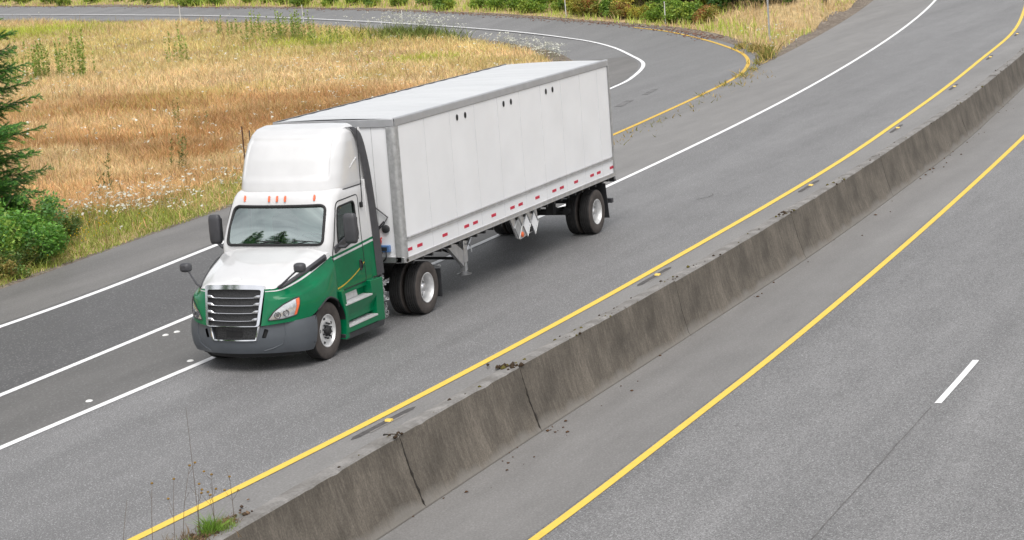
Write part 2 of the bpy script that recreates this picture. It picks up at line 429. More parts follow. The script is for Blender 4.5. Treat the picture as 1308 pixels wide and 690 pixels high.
for s in (1, -1):
    sg = np.array([1, s, 1])
    b = MB(); b.grid((FG*sg).tolist()); b.m = [1 if (i % 30) < 2 and i//30 < 9 else 0 for i in range(len(b.f))]; fe = b.build('fender', [M['green'], M['white']], TR, smooth=60)
    P = [FG[i][int(0)] for i in range(0, n, 2)]
    # white pinstripe under the hood edge
    G = [[tuple((FG[i][k]*(1-q)+FG[i][k+1]*q)*sg + np.array([0, s*.006, .003])) for k, q in ((2, .0), (2, .75))] for i in range(n)]
    b = MB(); b.grid(G); b.build('white_stripe', M['white'], fe, smooth=60)
    b = MB(); L = [tuple(CC[5][i]*sg) for i in range(0, int(n*3.2/8)+1)]; b.tube(L, .018, 6); b.build('arch_lip', M['dark'], fe)
    # hood-side black trim with vent louvres
    A = catmull([(.95,.775,1.475),(.70,.87,1.545),(.42,.945,1.628),(.05,1.018,1.728),(-.30,1.075,1.822)], 30)
    h = np.interp(np.arange(30), [0, 4, 14, 29], [.035, .05, .055, .105])
    Gt = [[(a[0], s*(a[1]-.012), a[2]+.012+hh*.12), (a[0], s*(a[1]+.020), a[2]+.008), (a[0], s*(a[1]+.036), a[2]-hh*.45), (a[0], s*(a[1]+.028), a[2]-hh*.8)] for a, hh in zip(A, h)]
    b = MB(); b.grid(Gt); tr = b.build('hood_trim', M['trim'], TR, smooth=60)
    b = MB()
    for k in range(3):
        L = [(a[0], s*(a[1]+.036+.006), a[2]-.012-.026*k) for a in A[19:29]]; b.tube(L, .008, 5)
    b.build('vent_louvre', M['black'], tr)
    # hood mirror
    b = MB(); b.tube([(.93, s*.79, 1.485), (.935, s*.86, 1.53), (.87, s*1.0, 1.66), (.80, s*1.11, 1.76)], [.026, .02, .017, .017], 8); ha = b.build('hood_mirror_arm', M['trim'], TR)
    G = []
    for x, q in [(.70, .55), (.715, .85), (.76, 1.0), (.82, .98), (.85, .8), (.865, .45)]:
        G.append([(x, s*1.16 + .105*q*math.copysign(abs(math.cos(t))**.6, math.cos(t)), 1.805+.085*q*math.copysign(abs(math.sin(t))**.6, math.sin(t))) for t in np.linspace(0, 2*PI, 20, endpoint=False)])
    b = MB(); b.grid(G, closed=True); b.add(G[0], [tuple(range(20))]); b.add(G[-1], [tuple(range(20))]); b.build('hood_mirror', M['trim'], TR, smooth=60)
    # headlight
    HL = rounded([(7.25,.945),(6.6,1.085),(5.7,1.195),(4.75,1.27),(4.38,1.285),(4.45,1.17),(4.8,.985),(5.8,.95)], [.1,.1,.1,.1,.05,.1,.1,.1], 3)
    b = MB()
    def hmap(a, q, off): return fender_pt(a, q, s, off)
    sc = .12
    HLs = [(a*sc, q) for a, q in HL]
    V, F = patch(HLs, [], .035, lambda a, q: hmap(a/sc, q, .010)); b.add(V, F); hl = b.build('headlight', M['lamp'], TR, smooth=60)
    b = MB(); b.tube([hmap(a/sc, q, .010) for a, q in subdiv(HLs, .03)], .010, 6, closed=True); b.build('bezel', M['dark'], hl)
    for ci, cz, rr, mt in ((6.25, 1.02, .052, 'lamp_dark'), (5.55, 1.045, .05, 'lamp_dark')):
        c = Vector(hmap(ci, cz, .016)); c2 = Vector(hmap(ci, cz, .05)); nn = (c2-c).normalized(); e1 = nn.cross(Vector((0, 0, 1))).normalized(); e2 = e1.cross(nn)
        b = MB(); b.tube([c + (e1*math.cos(t)+e2*math.sin(t))*rr for t in np.linspace(0, 2*PI, 18, endpoint=False)], .011, 6, closed=True)
        b.build('lamp_ring', M[mt], hl)
        b = MB(); b.add([c+nn*.004 + (e1*math.cos(t)+e2*math.sin(t))*rr*.6 for t in np.linspace(0, 2*PI, 16, endpoint=False)], [tuple(range(16))]); b.build('bulb', M['lamp_dark'] if ci > 6 else M['chrome'], hl)
    TS = [(a*sc, q) for a, q in [(4.66,1.26),(4.40,1.275),(4.47,1.17),(4.80,1.0),(4.98,.99),(4.70,1.13)]]
    b = MB(); V, F = patch(TS, [], .03, lambda a, q: hmap(a/sc, q, .018)); b.add(V, F); b.build('turn_signal', M['amber'], hl, smooth=60)
    # wheel-arch liner
    b = MB(); G = [[(.60*math.cos(t), s*y, .515+.60*math.sin(t)) for y in (.70, 1.225)] for t in np.linspace(-.15, PI+.2, 24)]; b.grid(G); b.build('wheel_arch_liner', M['black'], TR)
# firewall / engine bay filler so nothing shows through
b = MB(); b.box(-.45, .95, -.62, .62, .55, 1.42); b.build('engine_block', M['black'], TR)
# ---------------- grille
def gp(y, t, off=0):       # t 0 top .. 1 bottom
    k = 1-(abs(y)/.62)**2
    return (1.06 + .185*t + .055*k + off*.97, y, 1.53 - .685*t + .02*k*(1-t) + off*.25)
def ghw(t): return .60 - .07*t
O = [(-.60, 0), (.60, 0), (.53, 1), (-.53, 1)]
outer = rounded([(-.605, -.01), (.605, -.01), (.535, 1.0), (-.535, 1.0)], .07, 4)
inner = rounded([(-.545, .10), (.545, .10), (.485, .985), (-.485, .985)], .05, 4)
b = MB(); V, F = patch(outer, [inner], .07, lambda a, q: gp(a, q, .03)); b.add(V, F)
so = subdiv(outer, .07); si = subdiv(inner, .07)
b.grid([[gp(a, q, -.06), gp(a, q, .03)] for a, q in so + so[:1]]); b.grid([[gp(a, q, .03), gp(a, q, -.05)] for a, q in si + si[:1]])
gr = b.build('grille', M['chrome'], TR, smooth=40)
# mesh screen material
m, nt, bs = newmat('grille_mesh'); v = coords(nt, (1, 1, 1))
w1 = N(nt, 'ShaderNodeTexVoronoi', i_Scale=55); nt.links.new(v, w1.inputs['Vector'])
rr_ = ramp(nt, w1.outputs['Distance'], [(.25, (.004,.004,.004)), (.6, (.032,.032,.034))]); nt.links.new(rr_.outputs[0], bs.inputs['Base Color']); bs.inputs['Roughness'].default_value = .5
M['mesh'] = m
b = MB(); b.grid([[gp(a, t, -.045) for a in np.linspace(-.56, .56, 12)] for t in np.linspace(.02, 1, 8)]); b.build('screen', M['mesh'], gr, smooth=60)
for t in (.29, .475, .66, .845):
    b = MB(); hw = ghw(t)-.045; G = []
    for y in np.linspace(-hw, hw, 35):
        a = abs(y)/hw; end = 1/(1+math.exp(-(a-.80)/.02))           # ends rise into thick brackets
        th = .011+.024*end; dz = .022*end - .012*(1-a*a); dep = .024+.014*end
        c = np.array(gp(y, t, 0.0)) + np.array([0, 0, dz])
        G.append([tuple(c+np.array([dep*math.cos(q), 0, th*math.sin(q)])) for q in np.linspace(0, 2*PI, 10, endpoint=False)])
    b.grid(G, closed=True); b.build('grille_bar', M['chrome'], gr, smooth=60)
# ---------------- bumper
BP = catmull([(.44,1.222),(.60,1.215),(.76,1.165),(.89,1.045),(1.005,.86),(1.115,.70),(1.21,.50),(1.268,.26),(1.285,0)], 40)
arc = np.r_[0, np.cumsum(np.hypot(*np.diff(BP, axis=0).T))]; LTOT = arc[-1]
BY = lambda u: np.interp(u, arc, BP[:, 1]); BX = lambda u: np.interp(u, arc, BP[:, 0])
def bmap(u, z, off=0):     # u -L..L, 0 at centre
    s = 1 if u >= 0 else -1; a = LTOT-abs(u); x = BX(a); y = BY(a)
    q = np.interp(z, [.28, .36, .46, .62, .80, .90], [-.07, -.025, .01, .025, .01, -.015])+off
    e = .02; tx = BX(min(a+e, LTOT))-BX(max(a-e, 0)); ty = BY(min(a+e, LTOT))-BY(max(a-e, 0)); l = math.hypot(tx, ty); nx, ny = -ty/l, tx/l
    if nx*x+ny*y < 0: nx, ny = -nx, -ny
    if a > LTOT-.02: nx, ny = 1, 0
    return (x+nx*q, s*(y+ny*q), z)
L = LTOT
OB = [(-L+.13, .31), (-L*.55, .335), (-.45, .355), (.45, .355), (L*.55, .335), (L-.13, .31), (L, .90), (L*.6, .885), (.60, .875), (.50, .86), (.42, .61), (-.42, .61), (-.50, .86), (-.60, .875), (-L*.6, .885), (-L, .90)]
fogs = [rounded([(s*.53, .64), (s*.60, .63), (s*.66, .77), (s*.59, .80)], .02, 3) for s in (1, -1)]
b = MB(); V, F = patch(OB, fogs, .05, bmap); b.add(V, F)
for poly in [subdiv(OB, .05)]:
    b.grid([[bmap(a, q), bmap(a, q, -.06)] for a, q in poly + poly[:1]])
bu = b.build('bumper', M['plastic'], TR, smooth=45)
b = MB(); V, F = patch(rounded([(-.50, .59), (.50, .59), (.56, .89), (-.56, .89)], .02, 2), [], .08, lambda a, q: bmap(a, q, -.05)); b.add(V, F); lg = b.build('lower_grille', M['mesh'], bu, smooth=60)
b = MB(); b.tube([bmap(a, q, .004) for a, q in subdiv([(.505, .875), (.425, .605), (-.425, .605), (-.505, .875)], .06)[:-int(1.01/.06)]], .020, 6); b.build('lower_grille_trim', M['chrome'], lg)
b = MB(); b.box(1.245, 1.262, -.16, .16, .655, .765); b.build('number_plate_recess', M['black'], bu, bev=.004)
for f in fogs:
    b = MB(); V, F = patch([(a+.03*(1 if i in () else 0), q) for i, (a, q) in enumerate(f)], [], .05, lambda a, q: bmap(a, q, -.045)); b.add(V, F); b.build('fog_lamp_recess', M['black'], bu)
for s in (1, -1):
    b = MB(); b.tube([bmap(s*u, z, .003) for u, z in ((.93, .885), (.95, .70), (.88, .50), (.72, .44), (.55, .40))], .010, 6); b.build('bumper_crease', M['plastic'], bu)
b = MB(); V, F = patch([(-L*.75, .26), (L*.75, .26), (L*.75, .35), (-L*.75, .35)], [], .08, lambda a, q: bmap(a, q, -.10)); b.add(V, F); b.build('air_dam', M['black'], bu, smooth=60)
# ---------------- roof fairing
FZ = [2.87, 2.93, 3.15, 3.45, 3.70, 3.86, 3.95, 3.995]
FXF = [-.80, -.81, -.87, -1.0, -1.17, -1.36, -1.56, -1.80]
FHW = [1.055, 1.06, 1.05, 1.035, 1.015, .985, .94, .85]
FKN = [.62, .62, .60, .56, .50, .40, .28, .14]
def fair(u, z, off=0):
    xf = float(np.interp(z, FZ, FXF)) ; hw = float(np.interp(z, FZ, FHW)); kn = float(np.interp(z, FZ, FKN))
    s = 1 if u >= 0 else -1; a = abs(u)
    if a <= 1:
        t = a*PI/2; e = .62
        y = hw*math.sin(t)**(.85); x = xf - kn*(1-max(0, math.cos(t))**.62)
    else:
        x = xf-kn + (-1.98-(xf-kn))*(a-1); y = hw
    rec = 0
    if a < .62 and 3.10 < z < 3.82:
        d = min((.62-a)*1.3, (z-3.10), (3.82-z)); rec = -.030*min(1, d/.035)
    return (x+off+rec, s*(y + off*.5), z)
us = np.r_[np.linspace(-2, -1, 10)[:-1], np.linspace(-1, 1, 81), np.linspace(1, 2, 10)[1:]]
zz = catmull([(z, 0) for z in FZ], 46)[:, 0]
b = MB(); G = [[fair(u, z) for u in us] for z in zz]; b.grid(G)
tp = G[-1]; m_ = len(tp)
b.grid([tp, [(-1.9 - .08*abs(p[1]), p[1]*.55, 4.01) for p in tp]]); b.add([(-1.9 - .08*abs(p[1]), p[1]*.55, 4.01) for p in tp], [tuple(range(m_))])
rf = b.build('roof_fairing', M['white'], TR, smooth=50)
b = MB(); b.tube([fair(u, 2.872, .004) for u in us], .010, 6); b.build('fairing_seam', M['dark'], rf)
for s in (1, -1):
    b = MB(); P = [fair(s*u, z, .006) for u, z in ((1.15, 3.22), (1.4, 3.30), (1.75, 3.38))]; b.tube(P, [.004, .012, .012], 5); b.build('fairing_crease', M['white'], rf)
    # rubber side extender
    A = catmull([(-1.68, .93, 3.94), (-1.83, 1.01, 3.91), (-1.91, 1.08, 3.70), (-1.98, 1.125, 3.2), (-2.03, 1.145, 2.6), (-2.07, 1.16, 1.9), (-2.10, 1.17, 1.12)], 50)
    w = np.interp(np.arange(50), [0, 8, 14, 30, 49], [.05, .11, .17, .20, .23])
    G = [[(a[0]+.02, s*(a[1]-.02), a[2]), (a[0], s*a[1], a[2]), (a[0]-ww*.9, s*(a[1]+.015), a[2]+.004), (a[0]-ww, s*(a[1]+.005), a[2])] for a, ww in zip(A, w)]
    b = MB(); b.grid(G); ex = b.build('side_extender', M['trim'], TR, smooth=60)
    # painted panel between door and extender
    b = MB(); G = [[(XR+.24*k - .24 + (0 if k else float(np.interp(z, [1.12, 3.97], [.10, .25]))*.0), s*(np.interp(z, [1.1, 2.7, 2.88, 3.7, 3.97], [1.135, 1.105, 1.065, 1.02, .95])+(0 if k else .018)), z) for k in (0, 1)] for z in np.linspace(1.12, 3.90, 30)]
    b.grid(G); b.build('extender_panel', M['livery'], TR, smooth=60)
    # antenna
    b = MB(); b.tube([(-1.72, s*1.145, 2.52), (-1.74, s*1.15, 2.62), (-1.80, s*1.13, 3.93)], [.014, .012, .010], 6); an = b.build('antenna', M['dark'], TR)
    b = MB(); b.box(-1.76, -1.70, s*1.13-.025, s*1.13+.025, 2.46, 2.56); b.build('antenna_base', M['black'], an, bev=.008)
# ---------------- side steps / skirt
for s in (1, -1):
    def pr(poly, y0, y1, mb, m=0): mb.prism(poly, lambda p, q: (p, s*y0, q), lambda p, q: (p, s*y1, q), m)
    b = MB()
    pr([(-.50, 1.13), (-.52, .95), (-.60, .70), (-.585, .40), (-.53, .24), (-.66, .24), (-.70, .60), (-.66, 1.0), (-.60, 1.14)], 1.02, 1.235, b)     # front post
    pr([(-1.80, .30), (-2.12, .28), (-2.14, 1.08), (-1.66, 1.10), (-1.68, .80), (-1.84, .78)], 1.02, 1.225, b)        # rear post
    b.box(-2.10, -.60, min(s*1.0, s*1.06), max(s*1.0, s*1.06), .28, 1.10)                          # recess back
    G = [[(x, s*y, z) for y, z in ((1.235, .845), (1.23, .80), (1.17, .66), (1.15, .60), (1.15, .52))] for x in np.linspace(-.64, -1.82, 6)]; b.grid(G)
    pr([(-.60, .33), (-1.86, .31), (-1.86, .42), (-.60, .44)], 1.05, 1.24, b)
    sk = b.build('side_skirt', M['green'], TR, smooth=35, bev=.008)
    for x0, x1, z, y1 in ((-.62, -1.66, .865, 1.245), (-.68, -1.80, .455, 1.25)):
        b = MB(); b.box(x1, x0, min(s*1.02, s*y1), max(s*1.02, s*y1), z-.03, z)
        for k in range(5): yy = 1.05+.04*k; b.box(x1+.03, x0-.03, min(s*yy, s*(yy+.012)), max(s*yy, s*(yy+.012)), z, z+.006)
        b.build('step_tread', M['step'], sk, bev=.006)
    b = MB(); pr([(-.62, .87), (-1.40, .87), (-1.34, 1.07), (-.56, 1.09)], 1.055, 1.075, b); b.build('kick_plate', M['step'], sk, bev=.004)
    b = MB(); pr([(-.54, .22), (-2.05, .18), (-2.12, .29), (-.53, .33)], 1.06, 1.225, b); b.build('rubber_skirt', M['dark'], sk, bev=.01)
# ---------------- chassis
b = MB()
for s in (1, -1): b.box(-5.0, .9, s*.43-.045, s*.43+.045, .72, .98)
b.box(-4.9, -3.2, -.46, .46, .95, 1.03); b.box(-2.4, -2.0, -.9, .9, .55, .95)
b.build('frame_rail', M['chassis'], TR, bev=.01)
b = MB(); b.lathe([(0, -.0), (.46, 0), (.48, .03), (.46, .08), (0, .10)], (-3.75, 0, 1.04), 28, axis='z'); b.build('fifth_wheel', M['chassis'], TR, smooth=40)
b = MB(); b.tube([(-3.97, -1.0, .515), (-3.97, 1.0, .515)], .085, 10); b.lathe([(0, -.2), (.14, -.18), (.2, 0), (.14, .18), (0, .2)], (-3.97, 0, .515), 16); b.build('drive_axle', M['chassis'], TR)
b = MB(); b.tube([(0, -1.0, .50), (0, 1.0, .50)], .06, 8); b.build('front_axle', M['chassis'], TR)
for s in (1, -1):
    b = MB(); b.box(-4.56, -4.545, s*1.0-.30, s*1.0+.26, .22, .78); b.build('mud_flap', M['dark'], TR)
    b = MB(); b.tube([(-4.55, s*.45, .84), (-4.55, s*1.26, .84)], .022, 6); b.build('mud_flap_hanger', M['galv'], TR)
b = MB()
for k, (c, y0) in enumerate((('dark', .25), ('redhose', .10), ('blue', -.05))):
    pass
b.tube(catmull([(-1.98, .55, 1.45), (-2.2, .62, 1.2), (-2.5, .70, 1.1), (-2.8, .80, 1.25), (-2.95, .88, 1.45)], 30), .018, 6); b.build('air_hose', M['dark'], TR)
b = MB(); b.tube(catmull([(-1.98, .45, 1.75), (-2.3, .62, 1.5), (-2.7, .78, 1.5), (-2.95, .86, 1.68)], 30), .014, 6); b.build('red_air_hose', M['redhose'], TR)

# ---------------- wheels
def tyre_mb(r=.515, w=.28, rin=.29):
    h = w/2; b = MB()
    prof = [(rin, -h*.82), (rin+.02, -h*.95), (r*.80, -h*1.02), (r*.93, -h*.97), (r*.985, -h*.86)]
    n = 5
    for k in range(n):                     # ribs and grooves
        y0 = -h*.82 + (2*h*.82)*k/n; y1 = -h*.82 + (2*h*.82)*(k+1)/n; g = .008
        prof += [(r, y0+g), (r, y1-g)]
        if k < n-1: prof += [(r-.014, y1-g*.6), (r-.014, y1+g*.6)]
    prof += [(r*.985, h*.86), (r*.93, h*.97), (r*.80, h*1.02), (rin+.02, h*.95), (rin, h*.82)]
    b.lathe(prof, (0, 0, 0), 56)
    b.m = [1 if (min(np.hypot(*np.array(b.v[i])[[0, 2]]) for i in f) < r*.955) else 0 for f in b.f]
    return b
def front_wheel(side):
    t = tyre_mb().build('wheel', [M['tyre'], M['tyre_side']], TR, smooth=40)
    s = side; b = MB()
    b.lathe([(.292, s*.118), (.296, s*.125), (.285, s*.128), (.270, s*.10), (.262, s*.085), (.24, s*.088), (.20, s*.100), (.165, s*.104), (.150, s*.098), (.10, s*.098)], (0, 0, 0), 48)
    b.lathe([(.292, s*.118), (.28, -s*.05), (.15, -s*.06)], (0, 0, 0), 32)
    rim = b.build('rim', M['rim'], t, smooth=40)
    b = MB(); b.lathe([(.10, s*.09), (.098, s*.125), (.085, s*.15), (.06, s*.165), (.055, s*.175), (0, s*.178)], (0, 0, 0), 24); b.build('hub', M['black'], rim, smooth=40)
    for k in range(10):
        a = 2*PI*(k+.5)/10; b = MB(); b.lathe([(.018, s*.095), (.017, s*.13), (.009, s*.145), (0, s*.146)], (.135*math.cos(a), 0, .135*math.sin(a)), 8); b.build('lug_nut', M['dark'], rim)
    for k in range(5):
        a = 2*PI*(k+.1)/5; b = MB(); b.lathe([(.033, s*.091), (.030, s*.099), (0, s*.0995)], (.212*math.cos(a), 0, .212*math.sin(a)), 14); b.build('hand_hole', M['black'], rim)
    return t
def dual_wheel(side, par, outer):
    t = tyre_mb().build('wheel', [M['tyre'], M['tyre_side']], par, smooth=40)
    s = side; b = MB(); e = 1 if outer else -1
    b.lathe([(.292, s*.125), (.297, s*.132), (.284, s*.135), (.268, s*.11), (.262, s*.02), (.255, -s*.05), (.235, -s*.065), (.19, -s*.055), (.14, -s*.05), (.0, -s*.05)], (0, 0, 0), 48)
    rim = b.build('rim', M['rim'], t, smooth=40)
    if outer:
        b = MB(); b.lathe([(.115, -s*.05), (.112, s*.0), (.095, s*.05), (.07, s*.075), (0, s*.08)], (0, 0, 0), 22); b.build('hub', M['alu'], rim, smooth=40)
        for k in range(10):
            a = 2*PI*(k+.5)/10; b = MB(); b.lathe([(.017, -s*.05), (.016, -s*.015), (0, -s*.008)], (.143*math.cos(a), 0, .143*math.sin(a)), 8); b.build('lug_nut', M['dark'], rim)
        for k in range(5):
            a = 2*PI*(k+.3)/5; b = MB(); b.lathe([(.032, -s*.055), (.028, -s*.05), (0, -s*.0495)], (.205*math.cos(a), 0, .205*math.sin(a)), 12); b.build('hand_hole', M['black'], rim)
    return t
for s in (1, -1):
    w = front_wheel(s); w.location = (0, s*1.04, .515)
    for yy, oo in ((1.10, True), (.765, False)):
        w = dual_wheel(s, TR, oo); w.location = (-3.97, s*yy, .515)
b = MB()
for s in (1, -1):
    G = [[(-3.97+.62*math.cos(t), s*y, .5+.62*math.sin(t)) for y in (.62, 1.24)] for t in np.linspace(.35, PI-.35, 10)]
# chains hung behind the cab
TC = tag(empty('tire_chains', (-2.30, 1.06, .24)), 'bundle of grey tire chains hanging behind the green cab steps', 'tire chains')
b = MB(); q = np.random.default_rng(3)
for k in range(260):
    c = Vector((-2.30+np.clip(q.normal(0, .055), -.1, .1), 1.06+np.clip(q.normal(0, .055), -.1, .1), .28+q.random()*.80)); a = Vector(q.normal(0, 1, 3)).normalized(); e = a.orthogonal().normalized(); f = a.cross(e)
    b.tube([c+(e*math.cos(t)*.036+f*math.sin(t)*.022) for t in np.linspace(0, 2*PI, 8, endpoint=False)], .0085, 4, closed=True)
b.build('chain', M['galv'], TC, org=(-2.30, 1.06, .24), fixn=False)
b = MB(); b.tube([(-2.15, 1.06, 1.06), (-2.42, 1.06, 1.07)], .02, 6); b.build('hanger_bar', M['chassis'], TC, org=(-2.30, 1.06, .24))
# ================================================================== TRAILER
M['rail'] = simple('rail_aluminium', (.44,.445,.46), .45, metal=.4, var=.08, vs=3)
TX = -8.6; TO = (TX, 0, 0)
TL = tag(empty('box_trailer', TO), 'long white dry van box trailer with red side reflectors behind the cab', 'trailer')
X0, X1, HWT, ZT, ZB = -2.97, -14.28, 1.295, 3.93, 1.19
def tb(mb, name, mat, par=TL, **k): return mb.build(name, mat, par, org=TO, **k)
b = MB(); b.box(X1+.02, X0-.02, -HWT+.008, HWT-.008, 1.25, 3.88); body = tb(b, 'body', M['white_panel'])
# roof: faint crosswise bows
m, nt, bs = newmat('trailer_roof'); v = coords(nt, (1, .25, 1)); f = noise(nt, v, 2.2, 3); r_ = ramp(nt, f, [(.3, (.53,.54,.55)), (.7, (.59,.60,.61))]); nt.links.new(r_.outputs[0], bs.inputs['Base Color']); bs.inputs['Roughness'].default_value = .42; bs.inputs['Metallic'].default_value = .1
M['roof'] = m
b = MB(); xs = np.linspace(X0-.06, X1+.06, 200)
G = [[(x, y, 3.925 + .025*(1-(y/1.24)**2) + .004*math.cos(2*PI*(x-X0)/.61)) for y in np.linspace(-1.25, 1.25, 9)] for x in xs]; b.grid(G); tb(b, 'roof', M['roof'], smooth=60)
for s in (1, -1):
    b = MB(); prof = [(HWT-.05, 3.945), (HWT+.004, 3.94), (HWT+.012, 3.92), (HWT+.012, 3.80), (HWT+.004, 3.785), (HWT-.006, 3.785)]
    G = [[(x, s*y, z) for y, z in prof] for x in (X0-.02, X1+.02)]; b.grid(G); tb(b, 'top_rail', M['rail'], smooth=20)
    b = MB(); b.box(X1+.02, X0-.02, s*HWT-.012, s*HWT+.012, 1.188, 1.268); b.box(X1+.02, X0-.02, min(s*HWT-.03*s, s*HWT+.02*s), max(s*HWT-.03*s, s*HWT+.02*s), 1.180, 1.195); tb(b, 'bottom_rail', M['alu'])
    b = MB(); prof = [(HWT-.004, 1.655), (HWT+.022, 1.645), (HWT+.022, 1.635), (HWT+.010, 1.63), (HWT+.010, 1.60), (HWT+.022, 1.595), (HWT+.022, 1.58), (HWT-.004, 1.572)]
    G = [[(x, s*y, z) for y, z in prof] for x in (X0-.18, X1+.14)]; b.grid(G); tb(b, 'rub_rail', M['alu'], smooth=15)
    # corner post, rounded, riveted
    b = MB(); P = [(X0-.155, HWT+.012), (X0-.06, HWT+.012), (X0-.018, HWT+.004), (X0+.004, HWT-.02), (X0+.012, HWT-.06), (X0+.012, HWT-.17)]
    G = [[(x, s*y, z) for x, y in P] for z in (1.185, 3.80)]; b.grid(G); po = tb(b, 'corner_post', M['galv'], smooth=60)
    b = MB(); P = [(X1+.09, HWT+.008), (X1+.0, HWT+.012), (X1-.012, HWT-.02), (X1-.012, HWT-.12)]
    G = [[(x, s*y, z) for x, y in P] for z in (1.185, 3.80)]; b.grid(G); tb(b, 'rear_post', M['galv'], smooth=30)
    b = MB()
    for z in np.arange(1.25, 3.78, .075): 
        for x in (X0-.135, X0-.075): b.lathe([(.009, 0), (.007, s*.005), (0, s*.006)], (x, s*(HWT+.012), z), 5)
        b.box(X0+.012, X0+.016, s*(HWT-.15)-.007, s*(HWT-.15)+.007, z-.007, z+.007)
    tb(b, 'corner_post', M['galv'], smooth=60, fixn=False)
b = MB(); b.box(X0-.02, X0+.012, -HWT, HWT, 3.785, 3.935); tb(b, 'front_header', M['rail'], bev=.008)
b = MB(); b.box(X0-.02, X0+.012, -HWT, HWT, 1.185, 1.30); tb(b, 'front_sill', M['alu'], bev=.005)
# panel seams: rivet columns on the left side
RX = [-4.28, -5.45, -6.62, -7.79, -8.95, -10.11, -11.28, -12.43, -13.52]
for x in RX:
    b = MB(); b.box(x-.004, x+.004, HWT-.008, HWT-.0055, 1.27, 3.785)
    for z in np.arange(1.70, 3.76, .055): b.lathe([(.0085, 0), (.006, .004), (0, .005)], (x+.02, HWT-.008, z), 5)
    o = b.build('panel_seam', M['seam'] if 'seam' in M else M['alu'], TL, org=TO, fixn=False)
b = MB()
for y in (-.8, -.4, 0, .4, .8): b.box(X0-.02, X0-.017, y-.003, y+.003, 1.3, 3.78)
tb(b, 'front_seam', M['galv'])
for x in (-5.79, -6.18, -8.11, -8.50, -10.43, -10.81):
    b = MB(); b.prism([(.045*math.cos(t), .062*math.sin(t)) for t in np.linspace(0, 2*PI, 16, endpoint=False)], lambda p, q: (x+p, HWT-.012, 3.615+q), lambda p, q: (x+p, HWT+.004, 3.615+q)); tb(b, 'side_vent', M['black'])
for x in (-3.23, -3.68, -4.82, -5.85, -6.28, -7.20, -8.18, -8.62, -9.55, -10.52, -10.96, -11.82, -12.82, -13.25, -14.09):
    w = .115
    b = MB(); b.box(x-w, x+w, HWT-.008, HWT-.003, 1.375, 1.435); tb(b, 'reflector_strip', M['red'])
# front wall fittings (left part, beside the cab)
b = MB(); b.tube([(X0+.02, .62, 2.40), (X0+.02, .80, 2.24), (X0+.02, 1.02, 2.07), (X0+.02, .92, 1.93), (X0+.02, .74, 1.78)], .013, 6); b.tube([(X0+.02, .80, 1.86), (X0+.02, .93, 1.99)], .016, 6); tb(b, 'document_bracket', M['trim'])
b = MB(); b.lathe([(0, .06), (.05, .06), (.075, .045), (.078, 0)], (X0-.02, .95, 1.84), 18, axis='x'); tb(b, 'electrical_socket', M['dark'], smooth=40)
b = MB(); b.box(X0-.02, X0+.06, .82, 1.02, 1.40, 1.53); bx = tb(b, 'air_line_box', M['blue'], bev=.01)
b = MB(); b.box(X0+.06, X0+.07, .85, .97, 1.43, 1.50); b.build('socket_cover', M['dark'], bx, org=TO)
b = MB(); b.tube(catmull([(X0+.05, .94, 1.42), (X0+.09, .95, 1.30), (X0+.04, .84, 1.22), (X0+.2, .74, 1.25)], 14), .016, 6); tb(b, 'cable', M['dark'])
b = MB(); b.tube(catmull([(X0+.06, .72, 1.72), (X0+.08, .86, 1.66), (X0+.09, .84, 1.55), (X0+.15, .70, 1.56)], 14), .014, 6); b.box(X0-.01, X0+.06, .66, .76, 1.69, 1.76); tb(b, 'red_coupling', M['redhose'])
